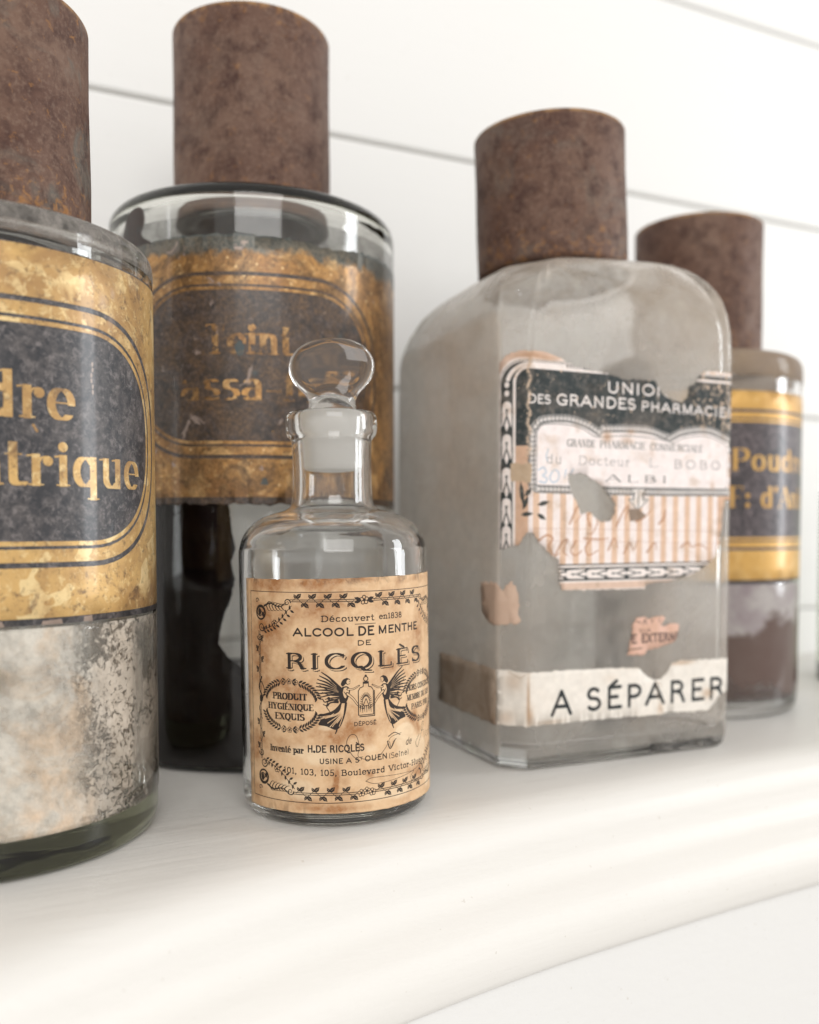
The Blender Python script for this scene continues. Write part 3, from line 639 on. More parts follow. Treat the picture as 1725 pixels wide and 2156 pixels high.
def paper_small():
    t = NT("tea_stained_paper"); ch = t.rgb(t.img(imS)); fib = t.noise(380, 5, .7); f2 = t.noise(1500, 3, .6); md = t.noise(110, 5, .65, None, .6)
    c = t.mix(ch[1], (.68, .46, .27), (.34, .15, .055)); c = t.mix(t.mul(ch[2], .85), c, (.80, .64, .44))
    c = t.mix(t.mul(t.ramp(md, (.42, 0.), (.66, 1.)), .32), c, (.42, .22, .10)); c = t.mix(t.mul(t.ramp(fib, (.42, 0.), (.60, 1.)), .22), c, (.78, .60, .40))
    z = t.sep()[2]; c = t.mix(t.mul(t.sm(z, .0795, .0825), t.mul(t.ramp(t.noise(230, 5, .7, None, .8), (.48, 0.), (.62, 1.)), .75)), c, (.13, .07, .04))
    c = t.mix(t.mul(ch[0], .97), c, (.010, .008, .009))
    return t.done(t.pbr(Base_Color=c, Roughness=.62, Specular_IOR_Level=.3, Normal=t.bump(t.add(t.mul(fib, .6), t.mul(f2, .4)), .00008)))
PAPER_S = paper_small()

# --- torn pharmacy label on the square bottle, colours printed directly
def draw_union():
    box = (-16, 108, 10, 174); k = 11; base = Mask(box, k); H, W = base.a.shape
    col = np.zeros((H, W, 3), np.float32); col[:] = (.90, .855, .83)
    def lay(m, c, o=1.): a = (m.a * o)[..., None]; col[:] = col * (1 - a) + np.array(c, np.float32) * a
    dark = (.20, .225, .23); tan = (.83, .70, .60); new = base.like
    # brown border paper outside the frame
    m = new(); m.rrect(-15, 111, 74, 170, 10); m2 = new(); m2.rrect(-12.6, 108, 76.8, 167.5, 9.5); m.a[:] = np.clip(m.a - m2.a, 0, 1); lay(m, (.80, .68, .60), .85)
    m = new(); m.rrect(-12.2, 118, 77.4, 166.2, 9); lay(m, dark)
    # tan ground inside the left band
    m = new(); m.rrect(-5.6, 108, 84.5, 132.2, .5); lay(m, (.80, .66, .56))
    m = new(); m.rrect(-.2, 96, 84.4, 117, 1); lay(m, (.905, .86, .845))
    for i in range(15):
        x = 1.6 + i * 6.35; m = new(); m.poly([(x, 84.4), (x + 2.9, 84.4), (x + 2.9, 114), (x, 114)]); lay(m, tan, .95)
    # white band with ornaments down the left, rounded at the top
    for off, w in ((-6.1, .55),):
        m = new(); r = rr(-6.1, 125, 60, 163.3, 6.0); m.line(r, 1.15); lay(m, (.90, .86, .84))
    m = new(); r = rr(-11.9, 126, 60, 165.7, 8.8); m.line(r, .5); lay(m, (.90, .86, .84))
    r = rr(-9.2, 125, 60, 164.4, 8.4)
    m = new(); m.line([p for p in r if p[1] > 158.2 and p[0] < 13], 1.75); m.line([(-.8, 164.4), (16.2, 164.4)], 1.75)
    for i in range(5): m.blob(18.2 + i * 1.5, 164.4, .5, .8)
    lay(m, (.90, .86, .84))
    m = new(); m.blob(-9.2, 156.6, 1.0, 1.2); m.blob(-9.2, 153.2, 1.0, 1.2); lay(m, (.90, .86, .84))
    def tulip(cx, cz, horiz=0, s=1.):
        A = new(); B = new(); Q = (lambda u, v: (cx + u * s, cz + v * s)) if not horiz else (lambda u, v: (cx + horiz * v * s, cz + u * s))
        A.poly([Q(u, v) for u, v in crom([(-2.1, -5.0), (-2.0, 1), (-1.7, 4.2), (0, 5.2), (1.7, 4.2), (2.0, 1), (2.1, -5.0), (1.2, -4.0), (0, -1), (-1.2, -4.0), (-2.1, -5.0)], 4)])
        A.poly([Q(u, v) for u, v in ((0, -1.6), (-1.0, -4.4), (0, -7.2), (1.0, -4.4))]); lay(A, (.90, .86, .84))
        B.poly([Q(u, v) for u, v in ((-.28, 1.6), (-.2, -.5), (-1.5, -4.2), (-1.9, -6), (-.9, -4.4), (0, -1.4), (.9, -4.4), (1.9, -6), (1.5, -4.2), (.2, -.5), (.28, 1.6))]); B.blob(*Q(0, 1.6), .55 * s, .55 * s); lay(B, dark)
    for z in (144.9, 131.8, 118.4, 106.2, 95.0, 83): tulip(-9.2, z, 0, .98)
    # lower band, lying
    m = new(); m.poly([(13, 77.2), (108, 77.2), (108, 84.4), (13, 84.4)]); lay(m, (.90, .86, .84))
    m = new(); m.poly([(13, 83.9), (108, 83.9), (108, 84.5), (13, 84.5)]); m.poly([(13, 77.6), (108, 77.6), (108, 83.0), (13, 83.0)]); lay(m, dark)
    for x, d in ((12, 1), (22, 1), (32, 1), (42, 1), (53, -1), (63, -1), (73, -1), (83, -1)):
        tulip(x, 80.3, -d, .92)
    # white inner cartouche with garland border
    def garland(pts, amp=1.9):
        P = crom(pts, 10); P = [tuple(p) for p in P]; acc = 0; step = 1.9; last = P[0]; pos = []
        for a, b in zip(P, P[1:]):
            L = hypot(b[0] - a[0], b[1] - a[1]); 
            while acc < L: pos.append((a[0] + (b[0] - a[0]) * acc / L, a[1] + (b[1] - a[1]) * acc / L, atan2(b[1] - a[1], b[0] - a[0]))); acc += step
            acc -= L
        g = new(); g.line(P, amp * 1.75); lay(g, (.60, .59, .58)); dk = new(); wt = new()
        for i, (x, z, a) in enumerate(pos):
            for sg in (1, -1):
                wt.leaf(x - cos(a) * .6, z - sin(a) * .6, a + sg * .5, 2.9, 1.3); 
                ca, sa = cos(a + sg * .5), sin(a + sg * .5); dk.line([(x - cos(a) * .6 - sa * sg * .62 * 1, z - sin(a) * .6 + ca * sg * .62), (x + ca * 2.2 - sa * sg * .45, z + sa * 2.2 + ca * sg * .45)], .42)
        lay(wt, (.88, .85, .835), .8); lay(dk, (.28, .29, .29), .9)
    m = new(); m.poly([(2, 113.5), (2, 139)] + [tuple(p) for p in crom([(2, 139), (5, 142), (17, 143.0), (26, 141.8), (32.5, 138.8), (45, 139.6), (58, 139.4), (70, 137.6), (78, 140.8), (90, 141.5), (101, 138), (103, 136)], 6)] + [(103, 113.5)]); lay(m, (.915, .875, .865))
    m = new(); E_ = [(3.1, 116.5), (3.1, 137.5)] + [tuple(p) for p in crom([(3.1, 137.5), (6, 140.6), (17, 141.2), (25, 139.8), (32, 136.8), (45, 137.8), (58, 137.6), (68, 136.4), (71, 135.6), (78, 138.4), (90, 139.2), (99, 136.5), (101.6, 134)], 6)] + [(101.6, 118)] + [(100, 116.4), (4, 116.2), (3.1, 116.5)]
    m.line(E_, .3); lay(m, dark, .85)
    garland([(1.2, 115.5), (1.0, 128), (1.3, 138.5)], 1.2); garland([(2.2, 139.6), (6, 142.6), (17, 143.6), (26, 141.9), (33, 138.8)]); garland([(68, 138.2), (58, 140.6), (46, 140.8), (35, 140.3)]); garland([(69, 137.6), (77, 140.8), (90, 142.0), (102, 138.4)])
    garland([(52, 114.6), (36, 114.6), (20, 114.8), (3, 115)]); garland([(54, 114.6), (70, 114.6), (86, 114.8), (103, 115)])
    m = new(); m.poly([(50, 115.5), (56.5, 115.5), (55.6, 111.8), (58.5, 111.2), (55.8, 109.4), (53.2, 106.8), (50.6, 109.4), (48, 111.2), (51, 111.8)]); lay(m, (.88, .85, .83)); m = new()
    for p in (((53.2, 115), (53.2, 108)), ((51.4, 114.5), (50.4, 110.6)), ((55, 114.5), (56, 110.6))): m.line(p, .45)
    m.line([(50, 115.3), (51, 111.8), (48.2, 111.2), (53.2, 106.8), (58.3, 111.2), (55.6, 111.8), (56.4, 115.3)], .35); lay(m, dark)
    # leaf ornaments at the left foot of the cartouche
    m = new()
    for x, z, a, L_ in ((-3.4, 118, -1.45, 10), (3.6, 108.5, .25, 6), (3.4, 105, -.5, 5), (-3.2, 104.6, .1, 5), (-1.5, 112, .9, 4), (-2.4, 106.6, 1.2, 6)): m.leaf(x, z, a, L_, 2.0)
    lay(m, (.25, .26, .25))
    # writing
    W_ = (.895, .865, .85)
    for s_, a, b, z, c in (("UNION", 36.6, 68.5, 155.4, 4.2), ("DES", -.8, 9.4, 149.2, 3.3), ("GRANDES", 12.2, 51.2, 149.1, 4.1), ("PHARMACIES", 54.0, 104.6, 148.8, 3.7)):
        m = new(); text(m, s_, a, b, z, c, 'sans', 1.28, dy=-.5 if s_[0] == 'P' else 0); lay(m, W_)
    for s_, a, b, z, c, st, w, o in (("GRANDE", 17.4, 31.2, 132.4, 3.0, 'bold', 1., .62), ("PHARMACIE", 33.4, 56.8, 132.4, 3.0, 'bold', 1., .62), ("COMMERCIALE", 59, 87.4, 132.3, 2.9, 'bold', 1., .62), ("du", 7.6, 15.2, 125.3, 3.6, 'type', .9, .6), ("Docteur", 22.8, 48.8, 125.2, 3.5, 'type', .9, .6),
                                ("L.", 58, 66.4, 125.2, 3.5, 'type', .9, .55), ("BOBO", 71.6, 97.4, 125.0, 3.5, 'type', 1.25, .6), ("ALBI", 36.4, 68.2, 118.6, 2.8, 'bold', 1.3, .9)):
        m = new(); text(m, s_, a, b, z, c, st, w, gap=.3 if s_ in ("ALBI", "BOBO") else .1); lay(m, (.26, .28, .28), o)
    m = new(); m.curve([(4, 122.5), (6.4, 123.6), (7.6, 121.6), (6, 120.4), (8, 119.2), (7.2, 117.6), (4.4, 118)], .7); m.curve([(10.6, 122.2), (9.4, 119.6), (10.6, 117.8), (13, 118.6), (13.6, 121.2), (12, 122.8), (10.4, 122)], .7)
    m.curve([(17.0, 123), (16.4, 119.6)], .7); m.curve([(20.5, 123.4), (18.6, 120), (20, 117.8), (21.5, 119.4)], .6); m.curve([(8.5, 131), (7.6, 128), (8.2, 126.4)], .6); lay(m, (.62, .71, .79), .7)
    # faded brown handwriting on the stripes
    m = new()
    for pts in ([(19, 101), (22, 107), (24, 109), (24.4, 105), (22, 101.5)], [(29, 100), (27.6, 104.5), (31, 105.6), (32.6, 102), (30, 97), (27.4, 97)], [(42, 100), (46, 107), (48, 108), (46.4, 103)], [(52, 102), (56, 103.4), (60, 107)], [(64, 101), (67, 104), (67.4, 107), (66.4, 102)],
                [(4, 94), (8, 96.4), (11, 95), (9, 92), (12, 88), (14, 89)], [(12, 88), (15, 93), (18, 94.6), (16, 90), (18, 88)], [(22, 94), (19.6, 90), (22, 88), (25, 90)], [(29, 94), (26.6, 91), (28.4, 88), (33, 90)], [(26, 95), (34, 94.6), (38, 95)], [(38, 90), (41, 95), (43, 91)], [(46, 88.6), (49, 93), (51, 90), (53, 94)], [(58, 89), (62, 93), (63, 90)], [(76, 91), (80, 93), (82, 91), (86, 92), (91, 90)]):
        m.curve(pts, .95, .5)
    lay(m, (.62, .42, .30), .62)
    m = new(); m.line([(2, 99.2), (94, 97.8)], .22); m.line([(2, 94.2), (94, 92.6)], .18); lay(m, (.6, .45, .38), .5)
    # wear: peeled chips, creases, brown soak
    n1 = vnoise(W, H, 60, 5, 6); n2 = vnoise(W, H, 14, 6, 4)
    ys = (np.arange(H) / k + box[2])[:, None] * np.ones((1, W)); xs = (np.arange(W) / k + box[0])[None] * np.ones((H, 1))
    chip = np.clip((n2 - .74) * 14, 0, 1) * (ys > 142) + np.clip((n2 - .60 + (xs - 85) * .006) * 10, 0, 1) * (ys > 142) * (xs > 80) * .8
    cr = np.exp(-((xs + .2 + .5 * np.sin(ys * .9)) / .7) ** 2) * (ys > 128) * np.clip((vnoise(W, H, 9, 8, 3) - .28) * 5, 0, 1); chip = np.clip(chip + cr, 0, 1)[..., None]
    col[:] = col * (1 - chip) + np.array((.82, .72, .63), np.float32) * chip
    soak = np.clip((n1 - .56) * 4, 0, 1)[..., None] * .42; col[:] = col * (1 - soak) + np.array((.80, .69, .59), np.float32) * soak * (col.mean(-1, keepdims=True) * .9 + .1) + col * soak * 0
    m = new()
    for x, z, rx, rz, a in ((37, 137, 3, 3, .9), (47, 136, 4, 2.2, .5), (49, 139.6, 2.6, 1.4, .7), (31, 146, 3, 1, .3), (93, 118, 1.6, 3, .5), (60, 131, 2, 3, .3), (0, 168, 9, 2, .8), (9, 167, 8, 1.2, .8)): m.soft(x, z, rx, rz, a)
    lay(m, (.66, .50, .38), .8)
    m = new(); m.poly(ragged([(-7.5, 125.2), (1.0, 125), (.6, 117.4), (-7.2, 117.8)], 1.5, .3, 4)); lay(m, (.72, .63, .53)); m = new(); m.poly([(48, 107.2), (53, 107.6), (57.4, 104.6), (54, 102.6), (49, 102)]); lay(m, (.50, .43, .37), .9)
    # bottom strip
    m = new(); m.poly([(-20, 10), (110, 10), (110, 46), (-20, 46)]); lay(m, (.885, .86, .825))
    m = new(); text(m, "A", 11.0, 20.6, 22.9, 9.4, 'sans', 1.1); text(m, "SÉPARER", 27.8, 101.4, 23.6, 8.7, 'sans', 1.22, gap=.2); lay(m, (.15, .17, .18))
    m = new()
    for x, z, rx, rz, a in ((-6, 37, 5, 5, .35), (-9, 22, 5, 4, .3), (.2, 30, .7, 12, .8), (1, 23, 2, 5, .6), (60, 40, 20, 1, .3), (78, 40.5, 8, 1.4, .6), (92, 26, 4, 3, .6), (66, 21, 2, 3, .5), (10, 20, 9, 1.5, .35), (40, 36, 5, 3, .15)): m.soft(x, z, rx, rz, a)
    lay(m, (.62, .47, .34), .8)
    m = new(); m.line([(63.5, 33), (64.5, 28), (66, 22), (68, 19)], .35); m.line([(-8, 41), (-3, 38.5), (-1, 40)], .25); m.line([(64, 33), (66.5, 31)], .3); lay(m, (.6, .5, .4), .8)
    cloud = (vnoise(W, H, 25, 12, 5)[..., None] - .5) * .10; col[:] = np.clip(col + cloud * (.4 + .6 * col), 0, 1)
    return to_image("square_bottle_print", col[..., 0], col[..., 1], col[..., 2], srgb=True)
imU = draw_union()
def paper_plain(name, im=None, colour=(.6, .5, .4), dark=(.3, .2, .14), amt=.5, trans=.0):
    t = NT(name); fib = t.noise(420, 5, .7); md = t.noise(60, 5, .65, None, .8)
    c = t.img(im) if im else t.mix(t.mul(t.ramp(md, (.35, 0.), (.65, 1.)), amt), colour, dark)
    if im: c = t.mix(t.mul(t.ramp(md, (.5, 0.), (.72, 1.)), amt * .4), c, dark)
    c = t.mix(t.mul(t.ramp(fib, (.5, 0.), (.75, 1.)), .18), c, (.7, .6, .52))
    return t.done(t.pbr(Base_Color=c, Roughness=.68, Specular_IOR_Level=.25, Normal=t.bump(fib, .00010)))
PAPER_U = paper_plain("printed_label_paper", imU, amt=.35, dark=(.62, .48, .38))
def draw_scrap():
    m = Mask((46, 78, 43, 64), 20)
    text(m, "A", 56.2, 58.6, 58.2, 2.4, 'sans', 1.2); text(m, "r", 60.5, 61.8, 58.4, 2, 'sans'); text(m, "c", 64.5, 66, 58.6, 2, 'sans'); text(m, "que", 54.4, 60.4, 54.8, 1.9, 'sans', 1.); text(m, "E", 50.2, 53.0, 50.5, 3.3, 'sans', 1.8); text(m, "EXTERNE", 55.6, 76.4, 50.5, 3.3, 'sans', 1.8)
    m.line([(49.2, 47.6), (56.0, 48.0)], .5); m.seg((53.5, 59.4), (55, 59.0), .3)
    return to_image("scrap_print", m.a, m.a, m.a)
imX = draw_scrap()
def paper_scrap():
    t = NT("pink_scrap_paper"); k = t.rgb(t.img(imX))[0]; md = t.noise(160, 5, .6)
    c = t.mix(t.ramp(md, (.4, 0.), (.65, 1.)), (.66, .42, .33), (.56, .34, .24)); c = t.mix(t.mul(k, .95), c, (.10, .06, .05))
    return t.done(t.pbr(Base_Color=c, Roughness=.7))
SCRAP = paper_scrap()

# ------------------------------------------------------------ the setting: wall planks, shelf with moulded front
WM = .47; WA = math.atan(WM); WU = np.array([cos(WA), sin(WA)]); WN = np.array([-sin(WA), cos(WA)])   # along the wall, into the wall
W0 = np.array([.31697, .7086])
def wallp(u, v, z): p = W0 + WU * u + WN * v; return (p[0], p[1], z)
back = link("wall", box("wall", 3.6, .02, 1.5, 0), WALLP); back.rotation_euler = (0, 0, WA); back.location = wallp(.25, .0169, .45); back['kind'] = 'structure'
joints = [-.2565, -.1105, .0355, .1842, .3298, .4682, .612, .757, .903, 1.05]
for a, b in zip(joints, joints[1:]):
    me = box("plank", 3.5, .006, (b - a) - .0018, .0017)
    p = link("plank", me, WALLP, back); p.matrix_parent_inverse = Matrix(); 
    q = Matrix.Rotation(WA, 4, 'Z').inverted() @ (Vector(wallp(.25, .0049, (a + b) / 2)) - Vector(back.location)); p.location = q
front = [(1.35, .995), (.9, .757), (.6, .607), (.40, .506), (.29, .4525), (.183, .397), (.130, .3685), (.081, .340), (.042, .3165), (.0059, .292), (-.024, .2695), (-.050, .247), (-.072, .2245), (-.093, .1995), (-.117, .166), (-.142, .122), (-.165, .065), (-.182, .0), (-.20, -.10)]
fc = [np.array(p) for p in crom(front, 8)]
tan_ = [fc[min(i + 1, len(fc) - 1)] - fc[max(i - 1, 0)] for i in range(len(fc))]; tan_ = [t / np.linalg.norm(t) for t in tan_]
nor = [np.array([-t[1], t[0]]) for t in tan_]           # travelling right to left, outward is toward the camera
if nor[40][1] > 0: nor = [-n for n in nor]
prof = crom([(-.022, 0), (-.014, -.0002), (-.008, -.0010), (-.003, -.0028), (.001, -.0062), (.0030, -.0105), (.0038, -.0150), (.0050, -.0200), (.0082, -.0245), (.0125, -.0280), (.0165, -.0320), (.0188, -.0370), (.0194, -.0425), (.0186, -.0475), (.0168, -.0500)], 4)
V = []; F = []; np_ = len(prof)
backline = []
for p in fc:                                             # back edge of the top, under the planks
    s = (p - W0) @ WU; q = W0 + WU * s + WN * .012; backline.append(q)
for p, n, bq in zip(fc, nor, backline):
    q0 = p + n * prof[0][0]
    for k in range(9): t = 1 - k / 8; q = bq * t + q0 * (1 - t); V.append((q[0], q[1], 0))
    for o, z in prof[1:]: q = p + n * o; V.append((q[0], q[1], z))
    q = p + n * .0145; V.append((q[0], q[1], -.0505)); q = bq; V.append((q[0], q[1], -.0505))
m_ = 9 + np_ - 1 + 2
for i in range(len(fc) - 1):
    for k in range(m_ - 1): F.append((i * m_ + k, (i + 1) * m_ + k, (i + 1) * m_ + k + 1, i * m_ + k + 1))
shelf = link("shelf", fix(mesh("shelf", V, F)), SHELFP); shelf['kind'] = 'structure'
V = []; F = []
for p, n in zip(fc, nor):
    for o, z in ((.0146, -.0512), (.0146, -.60), (-.02, -.60), (-.02, -.0512)): q = p + n * o; V.append((q[0], q[1], z))
for i in range(len(fc) - 1):
    for k in range(4): F.append((i * 4 + k, (i + 1) * 4 + k, (i + 1) * 4 + (k + 1) % 4, i * 4 + (k + 1) % 4))
fr = link("front_panel", fix(mesh("front_panel", V, F, False)), FRONTP); fr['kind'] = 'structure'

# ------------------------------------------------------------ apothecary jars with tall rusty tin caps
def jar_body(name, R, H, base_t, wall, mat, parent, seed, sh=.010, neck=.026):
    out = [(0, .0022), (R * .80, .0018), (R * .86, 0), (R * .93, 0), (R * .975, .0012), (R, .0050), (R, H - sh), (R * .992, H - sh * .62), (R * .965, H - sh * .28), (R * .90, H - sh * .05), (R * .80, H), (neck + .004, H - .0004), (neck + .001, H + .002), (neck, H + .006), (neck, H + .030), (neck - .002, H + .031)]
    inn = [(neck - .0035, H + .030), (neck - .0035, H + .002), (neck, H - .0035), (R * .80, H - .0045), (R * .90 - wall * .5, H - sh * .05 - .0045), (R * .965 - wall * .8, H - sh * .4 - .0035), (R - wall, H - sh - .003), (R - wall, base_t + .006), (R - wall - .0015, base_t + .0022), (R - wall - .005, base_t), (R * .5, base_t + .0012), (0, base_t + .0025)]
    return link(name, lathe(name, bez_corner(out + inn, .0022, 4), 160, .0012, seed), mat, parent)
def cap(parent, H, rc, hc, mat, seed, tilt=(0, 0), dx=(0, 0)):
    prof = [(rc - .0009, 0), (rc, .0001), (rc + .0002, hc * .3), (rc - .0002, hc * .7), (rc, hc - .0007), (rc - .0003, hc - .0002), (rc - .0010, hc + .0001), (rc * .8, hc + .0003), (0, hc + .0006)]
    inn = [(0, hc - .0008), (rc - .0012, hc - .0010), (rc - .0011, .0002)]
    pr = []
    for a, b in zip(prof[:4], prof[1:4]):
        for k in range(6): pr.append((a[0] + (b[0] - a[0]) * k / 6, a[1] + (b[1] - a[1]) * k / 6))
    pr += prof[3:]
    c = link("cap", lathe("cap", pr + inn + [prof[0]], 144, .0022, seed), mat, parent)
    c.location = (dx[0], dx[1], H + .0004); c.rotation_euler = (tilt[0], tilt[1], 0 if tilt[1] else seed * .7); return c
def film_patch(name, R, outl, mat, parent, lift=.0, seed=0, amp=.6, step=1.5, keep=()):
    return patch(name, [ragged(outl, step, amp, seed, keep)], lambda w, z, l: ((R - l) * cos(w * .001 / R - pi / 2), (R - l) * sin(w * .001 / R - pi / 2), z * .001), (-200, 200, 0, 250), .00012, 3.0, mat, parent)
def shoulder_film(name, R, z0, H, sh, mat, parent):
    P = [(R, z0), (R, H - sh), (R * .992, H - sh * .62), (R * .965, H - sh * .28), (R * .90, H - sh * .05), (R * .66, H)]
    P = bez_corner([(r + .00022, z + .0001) for r, z in P], .0022, 4); Q = [(r - .00008, z - .00006) for r, z in reversed(P)]
    return link(name, lathe(name, P + Q + [P[0]], 120, 0, 1), mat, parent)
def film_ring(name, R, z0, z1, mat, parent, seed=1):
    P = [(R, z0 + (z1 - z0) * k / 40) for k in range(41)]
    Q = [(R - .0002, z) for _, z in reversed(P)]
    return link(name, lathe(name, P + Q + [P[0]], 96, 0, seed), mat, parent)

# --- the left jar, dried powder clinging inside
def col_l(t):
    a = t.noise(42, 7, .68, None, .9); b = t.noise(300, 7, .78); z = t.sep()[2]
    c = t.mix(t.ramp(a, (.46, 0.), (.60, 1.)), (.86, .81, .72), (.80, .64, .48))
    c = t.mix(t.mul(t.sm(z, .034, .014), t.ramp(t.noise(60, 4), (.42, 0.), (.58, 1.))), c, (.80, .62, .45))
    c = t.mix(t.mul(t.ramp(b, (.5, 0.), (.7, 1.)), .4), c, (.90, .86, .79))
    return t.mix(t.mul(t.ramp(t.noise(180, 7, .8, None, .6), (.36, 1.), (.48, 0.)), .35), c, (.50, .42, .34))
def col_l(t, f=col_l):
    c = f(t); x = t.sep()[0]; return t.mix(t.sm(x, .042, .047), c, t.mix(t.noise(240, 5, .7), (.50, .42, .33), (.80, .72, .62)))
def cov_l(t):
    x, y, z = t.sep(); right = t.sm(t.add(x, t.mul(t.math('SUBTRACT', t.noise(90, 5, .7), .5), .016)), .0395, .0480); cr = t.noise(520, 8, .85, None, .5); sm = t.noise(30, 4, .6)
    crack = t.ramp(t.add(cr, t.mul(t.noise(45, 4, .6), .55)), (.77, .92), (.85, .12))
    a = t.add(.44, t.add(t.mul(t.math('SUBTRACT', sm, .5), 1.5), t.mul(t.math('SUBTRACT', t.noise(220, 5, .7), .5), 1.0)))
    return t.mix(right, a, t.mul(t.mul(crack, t.ramp(t.noise(24, 3, .5, None, .5), (.40, 1.), (.56, .60))), t.sm(x, .0512, .0526, 1., .5)))
FILM_L = alpha_film("dried_powder_crust", col_l, cov_l, trans=.15, bump=.0006, gloss=.9)
RUST = [rust("rusty_tin_%s" % n, s, o, g, q) for n, s, o, g, q in (("dark", .3, .75, .9, .070), ("brown", 1.7, .40, .15, .0822), ("chipped", 2.9, .50, .45, .0640), ("warm", 4.3, .40, .1, .0737))]
jl = thing("apothecary_jar", (-.138, .2928, 0), "jar cut off by the left edge, mottled gilt label ending in trique, powdery crust inside", "jar")
jar_body("glass_body", .0535, .1900, .0105, .0030, JARGLASS, jl, 3, .006)
patch("label", [[(-70, 71.2), (112, 71.2), (112, 180.2), (-70, 180.2)]], cylsurf(.05358), (mL.x0, mL.x1, mL.y0, mL.y1), .00012, 2.5, LAB_L, jl)
film_ring("powder_crust", .05375, .0125, .0715, FILM_L, jl)
shoulder_film("dusty_shoulder", .0535, .1806, .1900, .006, alpha_film("grey_shoulder_dust", lambda t: t.mix(t.noise(60), (.62, .58, .53), (.44, .40, .37)), lambda t: t.ramp(t.noise(200, 5, .7), (.38, .12), (.62, .55)), gloss=.7), jl)
cap(jl, .1900, .0343, .0700, RUST[0], 1)
# --- the second jar, black resin coating
JX = (-.0716, .4227)
RESIN = NT("black_resin"); _h = RESIN.noise(90, 4, .6, RESIN.vec(1, 1, .25))
RESIN = RESIN.done(RESIN.pbr(Base_Color=RESIN.mix(RESIN.noise(40), (.003, .002, .002), (.012, .004, .003)), Roughness=.3, Specular_IOR_Level=.05, Normal=RESIN.bump(_h, .0004)))
STAIN = NT('brown_stain'); STAIN = STAIN.done(STAIN.pbr(Base_Color=STAIN.mix(STAIN.noise(120, 5, .7), (.015, .006, .004), (.09, .035, .018)), Roughness=.5, Specular_IOR_Level=.1))
jm = thing("apothecary_jar", (*JX, 0), "tall glass jar with corroded dark gilt label reading Teint, black resin coating its lower left", "jar")
jar_body("glass_body", .0642, .2375, .0085, .0032, JARGLASS, jm, 8, .008, .027)
patch("label", [ragged([(-88, 108.6), (108, 108.6), (108, 214.5), (70, 215.2), (40, 212.6), (8, 214.6), (-20, 214), (-50, 213), (-88, 214)], 2, .35, 9)], cylsurf(.06428), (mJ.x0, mJ.x1, mJ.y0, mJ.y1), .00012, 2.5, LAB_J, jm)
film_patch("resin_coating", .0622, [(-125, 2.5), (-125, 112), (-1, 112), (.4, 103), (1.2, 96), (2.2, 91), (.4, 86), (1.9, 79), (.8, 73), (-1.6, 67), (-3.6, 61), (-5.0, 53), (-1.6, 48), (3.4, 44), (12, 34), (30, 26), (60, 22), (100, 20), (100, 2.5)], RESIN, jm, seed=3, amp=.16)
link("resin_pool", lathe("resin_pool", bez_corner([(0, .0060), (.0590, .0060), (.0616, .0100), (.0616, .0300), (.0600, .0285), (0, .0270)], .002, 3), 96, .0, 4), RESIN, jm)
film_patch("resin_drip", .0622, [tuple(p) for p in crom([(-60, 208), (-56, 214), (-52, 221), (-48, 227.5), (-42, 229.5), (-38, 228), (-37, 223), (-39, 218), (-34, 214.5), (-29, 211.5), (-28, 208)], 5)], STAIN, jm, seed=5, amp=.08)
def smoke_c(t): return t.mix(t.noise(50, 4), (.42, .40, .38), (.30, .28, .27))
def smoke_k(t): return t.mul(t.ramp(t.noise(40, 5, .65, None, .8), (.35, .10), (.7, .45)), 1.)
SMOKE = alpha_film("grey_smoky_film", smoke_c, smoke_k, trans=.6)
film_ring("smoky_film", .0622, .195, .222, SMOKE, jm)
cap(jm, .2375, .0352, .0822, RUST[1], 2, dx=(-.0005, 0))
# --- the far right jar, violet powder
jr = thing("apothecary_jar", (.1626, .5162, 0), "jar with smooth orange gold Poudre label and violet residue, behind the square bottle", "jar")
jar_body("glass_body", .0556, .1915, .0075, .0030, VIOLET, jr, 12, .008, .026)
patch("label", [[(-78, 70), (112, 70), (112, 176.2), (-78, 176.2)]], cylsurf(.05568), (mR.x0, mR.x1, mR.y0, mR.y1), .00012, 2.5, LAB_R, jr)
def col_r(t):
    z = t.sep()[2]; w = t.add(z, t.mul(t.math('SUBTRACT', t.noise(30, 5, .65), .5), .055))
    return t.mix(t.sm(w, .046, .054), t.mix(t.noise(60, 4), (.12, .064, .050), (.17, .12, .10)), t.mix(t.ramp(t.noise(50, 4), (.4, 0.), (.62, 1.)), (.52, .48, .46), (.34, .28, .29)))
def cov_r(t):
    z = t.sep()[2]; w = t.add(z, t.mul(t.math('SUBTRACT', t.noise(30, 5, .65), .5), .055)); return t.mix(t.sm(w, .014, .022), (.35,) * 3, (.92,) * 3)
shoulder_film("dusty_shoulder", .0556, .1768, .1915, .008, alpha_film("greyish_dust", lambda t: t.mix(t.noise(40), (.42, .34, .30), (.66, .52, .36)), lambda t: t.ramp(t.noise(50, 4), (.3, .6), (.7, .85)), gloss=.6), jr)
film_ring("violet_residue", .05580, .0100, .0702, alpha_film("violet_powder_crust", col_r, cov_r, trans=.2, gloss=.9), jr)
cap(jr, .1915, .0345, .0737, RUST[3], 4)

